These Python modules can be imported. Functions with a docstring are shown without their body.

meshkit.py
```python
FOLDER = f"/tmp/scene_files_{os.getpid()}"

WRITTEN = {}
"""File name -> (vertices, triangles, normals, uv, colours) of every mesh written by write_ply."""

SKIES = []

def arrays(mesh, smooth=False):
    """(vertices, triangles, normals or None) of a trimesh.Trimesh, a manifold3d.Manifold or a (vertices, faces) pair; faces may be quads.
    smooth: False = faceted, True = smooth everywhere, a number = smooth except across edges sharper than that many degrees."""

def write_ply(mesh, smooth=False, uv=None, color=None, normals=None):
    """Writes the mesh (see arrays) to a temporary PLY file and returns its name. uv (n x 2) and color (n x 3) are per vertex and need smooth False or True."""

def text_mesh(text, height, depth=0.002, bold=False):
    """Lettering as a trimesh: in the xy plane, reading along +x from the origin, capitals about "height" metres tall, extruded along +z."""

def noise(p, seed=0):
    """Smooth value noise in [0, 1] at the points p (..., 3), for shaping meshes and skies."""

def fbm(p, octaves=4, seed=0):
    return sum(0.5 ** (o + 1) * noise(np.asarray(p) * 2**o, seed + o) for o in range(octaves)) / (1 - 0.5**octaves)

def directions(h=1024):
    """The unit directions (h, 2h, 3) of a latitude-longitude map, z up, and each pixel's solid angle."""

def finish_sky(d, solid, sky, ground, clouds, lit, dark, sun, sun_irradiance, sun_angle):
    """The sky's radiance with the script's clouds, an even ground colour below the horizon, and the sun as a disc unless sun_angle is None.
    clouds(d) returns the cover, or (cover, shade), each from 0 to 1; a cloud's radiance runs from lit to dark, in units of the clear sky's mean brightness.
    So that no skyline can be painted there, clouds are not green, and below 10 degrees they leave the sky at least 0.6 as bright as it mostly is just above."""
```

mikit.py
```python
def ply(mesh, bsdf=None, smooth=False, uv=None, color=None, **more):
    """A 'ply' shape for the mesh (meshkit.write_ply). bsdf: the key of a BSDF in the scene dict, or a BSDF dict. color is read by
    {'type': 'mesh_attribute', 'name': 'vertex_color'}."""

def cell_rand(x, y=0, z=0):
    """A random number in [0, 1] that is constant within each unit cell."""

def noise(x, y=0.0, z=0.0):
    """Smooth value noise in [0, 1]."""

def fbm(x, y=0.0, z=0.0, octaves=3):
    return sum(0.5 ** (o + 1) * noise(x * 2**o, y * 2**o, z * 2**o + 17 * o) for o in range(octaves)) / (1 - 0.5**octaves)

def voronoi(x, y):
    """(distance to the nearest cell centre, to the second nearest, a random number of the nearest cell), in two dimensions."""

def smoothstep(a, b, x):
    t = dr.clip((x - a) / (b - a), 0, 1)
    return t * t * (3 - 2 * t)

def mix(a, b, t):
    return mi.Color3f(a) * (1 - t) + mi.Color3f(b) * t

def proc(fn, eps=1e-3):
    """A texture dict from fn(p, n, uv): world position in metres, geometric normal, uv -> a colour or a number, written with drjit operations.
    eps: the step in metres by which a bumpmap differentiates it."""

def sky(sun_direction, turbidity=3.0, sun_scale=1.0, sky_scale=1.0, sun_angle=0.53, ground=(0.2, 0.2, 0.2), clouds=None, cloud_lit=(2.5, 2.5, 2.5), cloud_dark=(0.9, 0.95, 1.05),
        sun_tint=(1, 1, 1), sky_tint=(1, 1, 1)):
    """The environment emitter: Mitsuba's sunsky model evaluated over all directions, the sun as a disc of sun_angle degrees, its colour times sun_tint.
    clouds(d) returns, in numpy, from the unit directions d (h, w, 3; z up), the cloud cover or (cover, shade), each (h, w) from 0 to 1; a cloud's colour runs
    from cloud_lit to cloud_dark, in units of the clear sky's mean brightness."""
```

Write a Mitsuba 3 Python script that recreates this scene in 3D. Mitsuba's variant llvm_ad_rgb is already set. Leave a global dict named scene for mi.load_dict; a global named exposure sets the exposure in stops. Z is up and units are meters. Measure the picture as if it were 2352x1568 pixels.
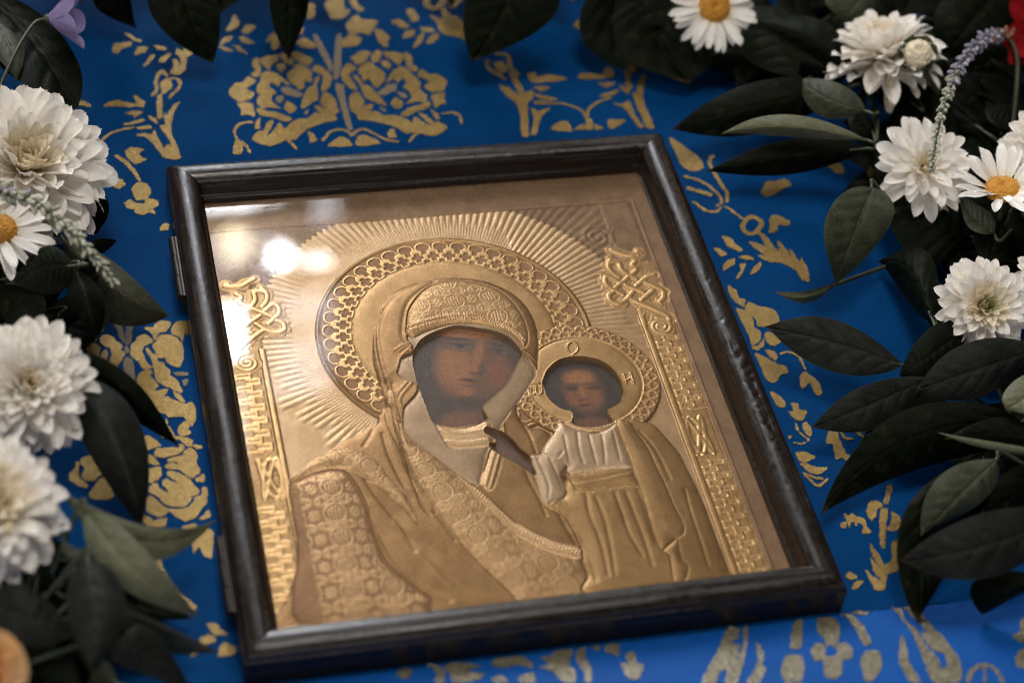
import math, random
import numpy as np, trimesh, shapely
import shapely.geometry as sg
from shapely.ops import unary_union
from scipy.ndimage import distance_transform_edt, gaussian_filter
from scipy.spatial import cKDTree
import drjit as dr
import mitsuba as mi
import mikit, meshkit
from mikit import proc, noise, fbm, voronoi, cell_rand, smoothstep, mix

T = mi.ScalarTransform4f
scene, labels = {'type': 'scene'}, {}
rng = np.random.default_rng(7)

# ---------------------------------------------------------------- camera, light, exposure
exposure = 0.34
CAM = np.array([-0.228740, -0.718547, 0.810686]); FWD = np.array([0.224462, 0.661154, -0.715885]); UP = np.array([0.087176, 0.718062, 0.690498])
scene['camera'] = {'type': 'thinlens', 'fov': 28.2135, 'fov_axis': 'x', 'aperture_radius': 0.0085, 'focus_distance': 1.125,
                   'near_clip': 0.05, 'far_clip': 60.0,
                   'to_world': T().look_at(origin=CAM.tolist(), target=(CAM + FWD).tolist(), up=UP.tolist())}

def bsdf(key, **d):
    scene[key] = d
    return key
def rgb(*c): return {'type': 'rgb', 'value': list(c)}
def two(d): return {'type': 'twosided', 'bsdf': d}

TAKEN = {}
def numbered(name):
    n = TAKEN.get(name, 0); TAKEN[name] = n + 1
    return name if n == 0 else f'{name}_{n:03d}'
def thing(name, label, category, group=None, kind=None):
    key = numbered(name)
    labels[key] = {'label': label, 'category': category}
    if group: labels[key]['group'] = group
    if kind: labels[key]['kind'] = kind
    return key
def put(key, mesh, mat, smooth=False, **more):
    scene[key] = mikit.ply(mesh, mat, smooth=smooth, **more)
    return key
def part(parent, name, mesh, mat, smooth=False, label=None, kind=None, **more):
    key = numbered(parent + '__' + name)
    put(key, mesh, mat, smooth, **more)
    if label or kind:
        labels[key] = {k: v for k, v in (('label', label), ('kind', kind)) if v}
    return key

# windows and lamps of the church: they give all the light
def area(r, g, b): return {'type': 'area', 'radiance': {'type': 'rgb', 'value': [r, g, b]}}
def quad(c, u, v):
    """A flat pane: centre c, half edges u and v, normal u x v."""
    c, u, v = (np.array(x, float) for x in (c, u, v))
    return np.array([c - u - v, c + u - v, c + u + v, c - u + v]), np.array([[0, 1, 2], [0, 2, 3]])
def box(lo, hi):
    lo, hi = np.array(lo, float), np.array(hi, float)
    m = trimesh.creation.box(hi - lo); m.apply_translation((lo + hi) / 2)
    return m
scene['window_wood'] = {'type': 'diffuse', 'reflectance': rgb(.25, .2, .15)}
def window(label, c, u, v, light, nu=3, nv=4):
    """Window of nu x nv panes in a wooden frame with glazing bars."""
    k = thing('window', label, 'window')
    c, u, v = (np.array(x, float) for x in (c, u, v))
    n = np.cross(u, v); n /= np.linalg.norm(n)
    lu, lv = np.linalg.norm(u), np.linalg.norm(v)
    for i in range(nu):
        for j in range(nv):
            cc = c + u * ((2 * i + 1) / nu - 1) + v * ((2 * j + 1) / nv - 1)
            part(k, 'pane', quad(cc, u / nu - u / lu * .012, v / nv - v / lv * .012), 'window_wood', emitter=area(*light))
    bars = []
    def bar(p, q, w, side):
        d = (q - p) / 2; m = np.array([[x, y, z] for x in (-1, 1) for y in (-1, 1) for z in (-1, 1)], float)
        pts = (p + q) / 2 + m[:, :1] * d * 1.0 + m[:, 1:2] * side * w + m[:, 2:] * n * .02
        bars.append(trimesh.convex.convex_hull(pts))
    for i in range(nu + 1):
        o = c + u * (2 * i / nu - 1); bar(o - v, o + v, .035 if i in (0, nu) else .011, u / lu)
    for j in range(nv + 1):
        o = c + v * (2 * j / nv - 1); bar(o - u, o + u, .035 if j in (0, nv) else .011, v / lv)
    part(k, 'frame', trimesh.util.concatenate(bars), 'window_wood')
    return k
window('tall window straight behind the icon', (-.1, 3.0, 1.75), (.52, 0, 0), (0, 0, .95), (13, 13.4, 14), 3, 4)
window('small upper window light high behind the icon', (.06, 3.0, 3.09), (.265, 0, 0), (0, 0, .15), (20, 22, 24), 2, 1)
window('dimmer pane above the small upper window', (.06, 3.0, 3.52), (.265, 0, 0), (0, 0, .25), (5.5, 5.8, 6.2), 2, 1)
window('narrow window slit beside the white lamp', (.385, 3.02, 2.62), (.035, 0, 0), (0, 0, .11), (7, 7.6, 8.6), 1, 2)
window('tall pale window beside it, half curtained', (.30, 3.04, 3.0), (.27, 0, 0), (0, 0, .45), (2.3, 2.3, 2.5), 2, 3)
window('pale little window high on the back wall', (.475, 3.0, 2.855), (.072, 0, 0), (0, 0, .062), (15, 14.5, 14.8), 1, 1)
window('wide window on the left of the table', (-3.0, .2, 2.3), (0, -1.1, 0), (0, 0, -.9), (3.6, 3.5, 3.35), 3, 3)
window('skylight in the dome above the table', (0.1, .2, 5.0), (.8, 0, 0), (0, -.8, 0), (11.8, 11.2, 10.4), 4, 4)
window('window across the room behind the viewer', (-.9, -4.5, 2.9), (-1.3, 0, 0), (0, 0, 1.0), (3.0, 2.9, 2.8), 3, 3)
# one hanging lamp that the glass mirrors
LAMP = thing('church_lamp', 'round white lamp hanging before the back wall', 'lamp')
gl = trimesh.creation.icosphere(subdivisions=3, radius=.034); gl.apply_translation((.368, 2.9, 2.74))
scene['lamp_brass'] = {'type': 'principled', 'base_color': rgb(.5, .35, .15), 'metallic': .8, 'roughness': .35}
part(LAMP, 'globe', gl, 'lamp_brass', emitter=area(22, 23.5, 25))
gl2 = trimesh.creation.icosphere(subdivisions=3, radius=.045); gl2.apply_translation((.255, 2.9, 2.69))
LAMP2 = thing('church_lamp', 'second, yellower lamp hanging left of the white one', 'lamp')
part(LAMP2, 'globe', gl2, 'lamp_brass', emitter=area(7, 6.4, 5))
part(LAMP2, 'rod', trimesh.creation.cylinder(radius=.006, segment=((.25, 2.9, 2.79), (.25, 2.9, 5.5))), 'lamp_brass')
part(LAMP, 'rod', trimesh.creation.cylinder(radius=.006, segment=((.370, 2.9, 2.78), (.370, 2.9, 5.5))), 'lamp_brass')
scene['plaster'] = {'type': 'diffuse', 'reflectance': {'type': 'rgb', 'value': [.36, .28, .2]}}
labels['back_wall'] = {'label': 'warm plaster wall behind the table', 'category': 'wall', 'kind': 'structure'}
put('back_wall', box((-4, 3.06, -1), (5, 3.2, 6)), 'plaster')

# ---------------------------------------------------------------- blue brocade cloth on the stand
W, H = .300, .3481
def smoother(pts, n=4):
    """Closed Catmull-Rom through points given in tenths of a millimetre -> metres."""
    P = np.array(pts, float) * 1e-4
    out = []
    for i in range(len(P)):
        p0, p1, p2, p3 = (P[(i + k) % len(P)] for k in (-1, 0, 1, 2))
        for t in np.linspace(0, 1, n, endpoint=False):
            # centripetal-like tension keeps the corners of the woven motifs
            out.append(p1 + (p2 - p0) * .28 * t + (-3 * p1 + 3 * p2 - .56 * (p2 - p0) - .28 * (p3 - p1)) * t * t + (2 * p1 - 2 * p2 + .28 * (p2 - p0) + .28 * (p3 - p1)) * t ** 3)
    return np.array(out)
def zc(x, y):
    """Height of the cloth: flat under the icon, softly rumpled round it."""
    x, y = np.asarray(x, float), np.asarray(y, float)
    d = np.hypot(np.maximum(np.abs(x) - .15, 0), np.maximum(np.abs(y) - .175, 0))
    a = np.clip(d / .05, 0, 1); a = a * a * (3 - 2 * a)
    q = np.stack([x * 11 + 3, y * 8, 0 * x], -1); q2 = np.stack([x * 26, y * 20 + 5, 0 * x], -1)
    z = .0055 * meshkit.noise(q, 5) + .0016 * meshkit.noise(q2, 6) + .0007 * meshkit.noise(q2 * 2.7, 9)
    z = z - .003 * np.exp(-((y + .137 + .1 * (x - .2)) / .009) ** 2) * (x > 0)
    return a * z
def zl(x, y):
    """Height of the cloth over the raised front ledge."""
    x, y = np.asarray(x, float), np.asarray(y, float)
    u = -.1772 - y
    z = .004 + .36 * u
    z = z + .0012 * (meshkit.noise(np.stack([x * 16, y * 22, 0 * x], -1), 8) - .5) * np.clip(u / .01, 0, 1)
    z = z - .0025 * np.exp(-((u - .0) / .0016) ** 2)
    return z
def sheet(x0, x1, y0, y1, n, m, zf):
    gx, gy = np.meshgrid(np.linspace(x0, x1, n), np.linspace(y0, y1, m), indexing='ij')
    v = np.stack([gx, gy, zf(gx, gy)], -1).reshape(-1, 3)
    i, j = np.meshgrid(np.arange(n - 1), np.arange(m - 1), indexing='ij'); a = (i * m + j).ravel()
    return v, np.stack([a, a + m, a + m + 1, a + 1], 1)
def weave(p, n, uv):
    return .5 + .25 * dr.sin(p.x * 6283 / .42) * dr.sin(p.y * 6283 / .42) + .25 * noise(p.x * 900, p.y * 900)
def blue(p, n, uv):
    t = fbm(p.x * 40, p.y * 90, 0, 3); k = noise(p.x * 2600, p.y * 900) * .5 + noise(p.x * 700, p.y * 2600) * .5
    return mix((.0006, .030, .115), (.0014, .056, .190), t * .45 + k * .35 + .2 * noise(p.x * 900, p.y * 900))
scene['blue_satin'] = two({'type': 'bumpmap', 'scale': .00012, 'a': proc(weave, 8e-5),
    'b': {'type': 'principled', 'base_color': proc(blue), 'roughness': .6, 'specular': .025}})
def threads(p, n, uv):
    """Rows of short stitches, like knitting seen close: about 1 mm."""
    r = p.y * 1000 / 1.05; row = dr.floor(r); f = r - row
    s = p.x * 1000 / 1.5 + .5 * (row - 2 * dr.floor(row / 2)) + .35 * f; c = s - dr.floor(s)
    return smoothstep(0, .25, c) * smoothstep(1, .75, c) * (.6 + .4 * smoothstep(0, .3, f) * smoothstep(1, .7, f))
def gold_col(p, n, uv):
    t = threads(p, n, uv); k = noise(p.x * 1500, p.y * 1500); m = fbm(p.x * 210, p.y * 210, 0, 3)
    return mix((.085, .05, .014), mix(mix((.26, .165, .048), (.36, .235, .074), m), (.60, .41, .15), k * k), .12 + .88 * t)
def pale_col(p, n, uv):
    s = (p.x * .86 + p.y * .5) * 1000 / 1.3; c = s - dr.floor(s)
    return mix((.003, .05, .14), (.33, .235, .085), smoothstep(.22, .4, c) * smoothstep(1.0, .85, c))
scene['gold_thread'] = two({'type': 'bumpmap', 'scale': .0002, 'a': proc(threads, 1.2e-4),
    'b': {'type': 'principled', 'base_color': proc(gold_col), 'roughness': .42, 'metallic': .7, 'specular': .5}})
scene['hatched_thread'] = two({'type': 'principled', 'base_color': proc(pale_col), 'roughness': .6, 'specular': .1})
def silver_col(p, n, uv):
    return mix((.11, .095, .06), (.34, .30, .21), smoothstep(.25, .8, noise(p.x * 1400, p.y * 1400) * .6 + noise(p.x * 3100, p.y * 3100) * .4))
scene['silver_thread'] = two({'type': 'bumpmap', 'scale': .0002, 'a': proc(lambda p, n, uv: noise(p.x * 1400, p.y * 1400), 1.2e-4), 'b': {'type': 'principled', 'base_color': proc(silver_col), 'roughness': .4, 'metallic': .5}})
MOTIF = [
(0,0,(-233,2822,-185,2863,-149,2885,-100,2871,-130,2808,-176,2762,-203,2754,-222,2796)),
(0,0,(-476,2822,-524,2863,-560,2885,-609,2871,-579,2808,-533,2762,-506,2754,-487,2796)),
(0,0,(-96,2835,-54,2877,-30,2865,-48,2800,-86,2764,-104,2790)),
(0,0,(-613,2835,-655,2877,-679,2865,-661,2800,-623,2764,-605,2790)),
(0,0,(-12,2858,26,2849,52,2852,104,2817,80,2759,54,2721,31,2773,-8,2807)),
(0,0,(-697,2858,-735,2849,-761,2852,-813,2817,-789,2759,-763,2721,-740,2773,-701,2807)),
(0,0,(114,2837,142,2814,152,2762,136,2713,168,2680,149,2647,122,2674,108,2736)),
(0,0,(-823,2837,-851,2814,-861,2762,-845,2713,-877,2680,-858,2647,-831,2674,-817,2736)),
(0,0,(-50,2770,-8,2772,9,2725,-17,2687,-47,2730)),
(0,0,(-659,2770,-701,2772,-718,2725,-692,2687,-662,2730)),
(0,0,(-323,2665,-290,2732,-253,2763,-217,2725,-240,2688,-276,2661,-265,2611,-243,2520,-269,2513,-309,2575,-318,2616)),
(0,0,(-386,2665,-419,2732,-456,2763,-492,2725,-469,2688,-433,2661,-444,2611,-466,2520,-440,2513,-400,2575,-391,2616)),
(0,0,(-207,2694,-157,2760,-118,2766,-89,2714,-52,2670,-48,2620,-77,2564,-110,2518,-137,2550,-151,2610,-186,2593,-196,2644)),
(0,0,(-502,2694,-552,2760,-591,2766,-620,2714,-657,2670,-661,2620,-632,2564,-599,2518,-572,2550,-558,2610,-523,2593,-513,2644)),
(0,0,(-246,2648,-218,2626,-199,2555,-159,2532,-136,2481,-106,2400,-91,2341,-125,2364,-197,2419,-212,2478,-217,2557)),
(0,0,(-463,2648,-491,2626,-510,2555,-550,2532,-573,2481,-603,2400,-618,2341,-584,2364,-512,2419,-497,2478,-492,2557)),
(0,0,(-32,2599,19,2674,75,2699,108,2666,128,2604,159,2532,142,2474,175,2413,149,2347,108,2361,42,2348,84,2402,76,2461,46,2503,80,2549,63,2600,23,2554,-1,2596,-54,2552)),
(0,0,(-677,2599,-728,2674,-784,2699,-817,2666,-837,2604,-868,2532,-851,2474,-884,2413,-858,2347,-817,2361,-751,2348,-793,2402,-785,2461,-755,2503,-789,2549,-772,2600,-732,2554,-708,2596,-655,2552)),
(0,0,(155,2611,190,2658,237,2604,277,2610,318,2557,324,2507,282,2442,230,2437,196,2460,179,2500,226,2545,188,2579)),
(0,0,(-864,2611,-899,2658,-946,2604,-986,2610,-1027,2557,-1033,2507,-991,2442,-939,2437,-905,2460,-888,2500,-935,2545,-897,2579)),
(0,0,(201,2400,239,2416,290,2416,273,2364,279,2315,237,2310,207,2284,205,2342)),
(0,0,(-910,2400,-948,2416,-999,2416,-982,2364,-988,2315,-946,2310,-916,2284,-914,2342)),
(0,0,(-308,2429,-267,2488,-243,2481,-220,2392,-244,2327,-201,2361,-171,2354,-208,2285,-168,2296,-121,2248,-59,2242,-3,2208,37,2152,60,2212,86,2181,137,2119,187,2152,220,2130,239,2099,214,2064,165,2041,139,2034,81,2059,36,2082,-16,2073,-57,2119,-78,2140,-128,2173,-179,2197,-227,2211,-286,2226,-284,2274,-315,2315)),
(0,0,(-401,2429,-442,2488,-466,2481,-489,2392,-465,2327,-508,2361,-538,2354,-501,2285,-541,2296,-588,2248,-650,2242,-706,2208,-746,2152,-769,2212,-795,2181,-846,2119,-896,2152,-929,2130,-948,2099,-923,2064,-874,2041,-848,2034,-790,2059,-745,2082,-693,2073,-652,2119,-631,2140,-581,2173,-530,2197,-482,2211,-423,2226,-425,2274,-394,2315)),
(0,0,(92,2247,132,2224,164,2164,171,2134,140,2137,112,2188)),
(0,0,(-801,2247,-841,2224,-873,2164,-880,2134,-849,2137,-821,2188)),
(0,0,(172,2268,208,2226,211,2178,186,2180)),
(0,0,(-881,2268,-917,2226,-920,2178,-895,2180)),
(0,0,(-14,2248,45,2299,119,2321,182,2354,171,2297,90,2266,19,2225)),
(0,0,(-695,2248,-754,2299,-828,2321,-891,2354,-880,2297,-799,2266,-728,2225)),
(0,0,(-57,2357,-16,2411,13,2360,-10,2305,-45,2318)),
(0,0,(-652,2357,-693,2411,-722,2360,-699,2305,-664,2318)),
(1,0,(-119,2470,-37,2540,7,2536,-10,2479,-85,2447)),
(1,0,(-590,2470,-672,2540,-716,2536,-699,2479,-624,2447)),
(1,0,(-1,2459,43,2454,54,2414,26,2398)),
(1,0,(-708,2459,-752,2454,-763,2414,-735,2398)),
(1,0,(-136,2336,-100,2294,-116,2276)),
(1,0,(-573,2336,-609,2294,-593,2276)),
(1,0,(-370,2571,-325,2557,-333,2470,-336,2298,-341,2138,-362,2140,-367,2301,-373,2455)),
(1,0,(-283,3045,-258,3043,-318,2715,-348,2628,-369,2630,-331,2846)),
(1,0,(-436,3059,-407,3036,-366,2809,-366,2709,-382,2710,-416,2894)),
(0,16,(-532,2055,-476,2123,-418,2141,-372,2122,-350,2087,-309,2125,-265,2130,-211,2088,-159,2036,-84,2005)),
(0,0,(-507,2006,-442,2064,-398,2074,-369,2029,-361,2000)),
(0,0,(-331,1997,-313,2070,-274,2080,-219,2042,-189,2002)),
(0,0,(-608,2136,-576,2105,-565,2058,-610,2044)),
(0,0,(-130,2089,-87,2122,-82,2047,-127,2042)),
(0,17,(-935,2234,-982,2238,-1029,2206,-1050,2161,-1042,2105,-1033,2077)),
(0,0,(-1079,2000,-1051,2083,-1015,2080,-1032,1995)),
(0,16,(-1016,2075,-996,2046,-978,1994)),
(0,16,(-759,2105,-729,2056,-701,2003)),
(0,16,(52,2071,21,2036,-10,2002)),
(0,17,(233,2224,271,2225,314,2221,345,2184,339,2127)),
(0,0,(-302,3391,-238,3463,-183,3439,-193,3344,-223,3234,-287,3230,-303,3316)),
(0,0,(-224,3224,-222,3271,-165,3333,-167,3285)),
(0,0,(-208,3148,-159,3228,-120,3253,-93,3204,-4,3178,-40,3106,-74,3044,-128,3067,-188,3054,-204,3101)),
(0,0,(-256,2995,-188,3054,-133,3003,-173,2942,-266,2932)),
(0,0,(-32,3087,2,3084,51,2996,30,2980,17,2907,-13,2928,-31,2994)),
(0,0,(-142,3436,-98,3451,-99,3375,-68,3315,-102,3289,-132,3358)),
(0,0,(-429,3364,-406,3400,-374,3378,-397,3267,-445,3224)),
(0,0,(-531,3111,-503,3183,-488,3126,-509,3063)),
(0,0,(-555,2985,-502,3035,-442,2975,-437,2938,-517,2936)),
(0,0,(92,3160,138,3184,177,3143,194,3104,155,3089,116,3130)),
(0,0,(213,3272,250,3279,269,3192,262,3155,221,3158)),
(0,0,(137,2989,160,3051,221,3065,205,3010)),
(0,0,(259,3080,341,3073,337,3027,276,3041)),
(0,0,(183,2893,245,3007,276,3014,243,2933,193,2883)),
(0,0,(276,2921,311,2983,368,3006,354,2960,297,2910)),
(0,40,(354,3356,405,3401,464,3396,472,3347,418,3284,369,3279,350,3338)),
(0,0,(498,3268,529,3361,616,3374,565,3301,520,3256)),
(0,0,(354,3204,394,3163,437,3140,435,3254,461,3261,487,3155,520,3171,546,3093,562,2998,548,2906,492,2948,407,2993,375,3070,400,3077,375,3126)),
(0,0,(-1701,3018,-1676,3074,-1650,3068,-1603,3079,-1576,3076,-1583,3048,-1635,3030,-1666,2989,-1688,2991)),
(0,0,(-1569,2959,-1541,3022,-1487,3017,-1495,2981,-1533,2963)),
(0,0,(-1521,2853,-1488,2908,-1462,2949,-1445,2933,-1472,2892,-1502,2858)),
(0,0,(-1429,2873,-1402,2914,-1353,2946,-1356,2917,-1393,2870)),
(0,0,(-1444,3035,-1417,3033,-1369,3007,-1376,2985,-1421,2996)),
(0,0,(-1609,3161,-1578,3158,-1554,3119,-1512,3086,-1527,3072,-1569,3105)),
(0,0,(-1367,2767,-1339,2822,-1337,2887,-1315,2877,-1308,2819,-1292,2839,-1290,2897,-1312,2950,-1302,2993,-1284,2955,-1258,2982,-1261,3034,-1229,2994,-1224,2957,-1185,2976,-1227,2928,-1259,2887,-1273,2801,-1302,2746,-1338,2742)),
(0,22,(-1492,2579,-1467,2626,-1464,2697,-1439,2766,-1411,2785,-1392,2747)),
(0,0,(-1439,2680,-1396,2712,-1368,2674,-1377,2632,-1413,2593,-1436,2581,-1435,2637)),
(0,20,(-1387,2704,-1346,2714,-1320,2662,-1340,2607,-1375,2568,-1396,2535)),
(0,0,(-1466,2570,-1442,2568,-1452,2464,-1459,2361,-1484,2370,-1477,2466)),
(0,0,(-1793,2511,-1757,2549,-1704,2558,-1649,2531,-1607,2513,-1593,2519,-1609,2583,-1587,2581,-1568,2545,-1548,2529,-1561,2481,-1595,2492,-1661,2491,-1699,2508)),
(0,0,(-1675,2437,-1617,2452,-1566,2433,-1594,2409,-1622,2391,-1633,2419)),
(0,0,(-1695,2340,-1653,2346,-1580,2373,-1565,2351,-1619,2329,-1677,2321)),
(0,0,(-1613,2301,-1535,2300,-1538,2273,-1615,2281)),
(0,0,(-1547,2397,-1518,2381,-1490,2351,-1490,2316,-1519,2333)),
(0,18,(-1826,2201,-1774,2256,-1711,2284,-1636,2297)),
(0,0,(-1344,2481,-1377,2464,-1414,2405,-1422,2371,-1441,2401,-1448,2292,-1484,2288,-1467,2239,-1450,2190,-1433,2142,-1423,2074,-1397,2039,-1405,2119,-1423,2201,-1419,2275,-1397,2362,-1377,2422)),
(0,0,(-1625,2221,-1585,2237,-1534,2219,-1518,2254,-1507,2189,-1487,2127,-1490,2100,-1467,2032,-1489,2027,-1541,2152,-1579,2203)),
(0,0,(-1705,2076,-1674,2114,-1596,2093,-1635,2055,-1595,2010,-1652,1975,-1684,2005)),
(0,25,(-1756,2047,-1697,1966,-1647,1839)),
(0,0,(-1694,1763,-1658,1813,-1606,1801,-1590,1739,-1618,1676,-1646,1666,-1680,1669)),
(0,0,(-1748,1644,-1715,1673,-1692,1638,-1641,1626,-1620,1663,-1584,1672,-1557,1630,-1593,1581,-1588,1541,-1621,1558,-1658,1536,-1691,1559,-1697,1586,-1731,1596)),
(0,0,(-1797,1841,-1752,1850,-1733,1808,-1767,1771,-1797,1788)),
(0,0,(-1863,1888,-1822,1951,-1787,1948,-1803,1868,-1849,1846)),
(0,0,(-1576,1398,-1544,1459,-1518,1456,-1524,1405)),
(0,0,(-1954,2551,-1915,2577,-1866,2514,-1937,2528)),
(0,0,(-1033,2989,-1016,3049,-945,3074,-970,3030)),
(0,0,(-1043,2982,-972,2937,-970,2914,-1020,2941)),
(0,0,(-977,3131,-937,3215,-908,3291,-889,3210,-916,3150)),
(0,0,(-882,3115,-845,3175,-787,3170,-824,3110,-866,3090)),
(0,0,(-909,3055,-871,3052,-821,2985,-879,2990)),
(0,0,(-957,2982,-921,2963,-878,2883,-918,2909)),
(0,0,(-743,2994,-691,3083,-659,3033,-673,2941,-715,2914,-712,3007)),
(0,0,(-1494,2027,-1449,2119,-1389,2003,-1444,1994)),
(0,0,(-1733,621,-1717,637,-1685,630,-1672,654,-1636,681,-1591,660,-1601,635,-1623,597,-1656,596,-1670,567,-1687,533,-1695,570,-1709,607)),
(0,0,(-1594,594,-1570,652,-1546,665,-1492,664,-1502,572,-1541,582,-1558,558,-1589,577)),
(0,0,(-1681,522,-1655,570,-1618,571,-1577,551,-1552,512,-1546,465,-1554,396,-1575,333,-1611,338,-1640,366,-1646,407,-1676,396,-1688,422,-1703,485)),
(0,0,(-1541,577,-1528,565,-1541,516,-1549,537)),
(0,0,(-1820,499,-1793,526,-1775,559,-1737,578,-1714,557,-1699,525,-1726,508,-1749,490,-1764,452,-1758,401,-1741,359,-1729,338,-1733,323,-1776,329,-1786,374,-1825,414,-1826,439,-1813,468)),
(0,0,(-1981,549,-1953,586,-1911,566,-1893,528,-1867,500,-1874,465,-1859,433,-1876,396,-1905,350,-1915,321,-1956,331,-1941,384,-1922,436,-1929,482,-1966,517)),
(1,0,(-1893,696,-1862,677,-1853,615,-1844,512,-1852,508,-1872,566,-1886,644)),
(1,0,(-1823,662,-1799,690,-1788,689,-1803,608,-1814,533,-1842,501)),
(1,0,(-1860,454,-1842,497,-1834,470,-1832,450,-1851,437)),
(1,0,(-1866,389,-1850,405,-1826,394,-1819,359,-1821,285,-1829,213,-1842,190,-1826,130,-1832,111,-1853,148,-1859,236,-1870,306)),
(0,0,(-1940,310,-1912,311,-1891,269,-1871,218,-1867,188,-1885,220,-1909,271)),
(0,0,(-2098,548,-2067,584,-2039,581,-2018,533,-1981,498,-1988,459,-2007,402,-2031,415,-2051,432,-2056,498)),
(0,0,(-1996,401,-1979,443,-1954,480,-1946,454,-1954,405,-1969,348,-1992,365)),
(0,0,(-2087,658,-2057,670,-2031,636,-2004,617,-1992,580,-1999,541,-2016,594,-2048,607,-2071,626)),
(0,0,(-1980,604,-1963,638,-1952,632,-1961,612)),
(0,0,(-2150,666,-2125,673,-2123,647,-2092,633,-2091,598,-2111,575,-2127,597,-2150,615)),
(0,0,(-1740,459,-1730,473,-1712,435,-1692,413,-1689,372,-1661,369,-1654,333,-1628,305,-1638,277,-1613,244,-1596,208,-1583,162,-1592,144,-1622,167,-1655,186,-1682,204,-1701,226,-1711,266,-1712,326,-1719,396)),
(0,0,(-1808,249,-1790,291,-1764,307,-1735,309,-1723,287,-1738,275,-1724,238,-1700,196,-1719,184,-1729,156,-1693,166,-1653,171,-1674,140,-1688,103,-1662,119,-1643,97,-1610,78,-1577,60,-1544,65,-1531,30,-1535,-41,-1559,-94,-1576,-60,-1587,-30,-1621,-26,-1670,-24,-1695,3,-1726,7,-1756,30,-1782,47,-1787,67,-1771,89,-1807,113,-1797,141,-1814,186)),
(0,0,(-1631,149,-1610,146,-1580,94,-1576,64,-1608,93)),
(1,0,(-1609,288,-1541,289,-1543,265,-1597,267)),
(1,0,(-1580,225,-1546,236,-1554,198,-1566,189)),
(0,0,(-1731,-2,-1721,-8,-1729,-54,-1736,-49)),
(0,0,(-1686,-41,-1677,-42,-1684,-78,-1693,-77)),
(0,0,(-1587,-61,-1576,-95,-1586,-122,-1570,-134,-1583,-156,-1618,-156,-1633,-135,-1622,-94)),
(0,0,(-1774,-51,-1747,-54,-1715,-87,-1678,-96,-1661,-131,-1650,-165,-1602,-172,-1567,-200,-1573,-218,-1595,-233,-1625,-192,-1666,-182,-1683,-143,-1715,-124,-1751,-96)),
(0,0,(-1731,-146,-1704,-149,-1693,-179,-1720,-166)),
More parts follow.
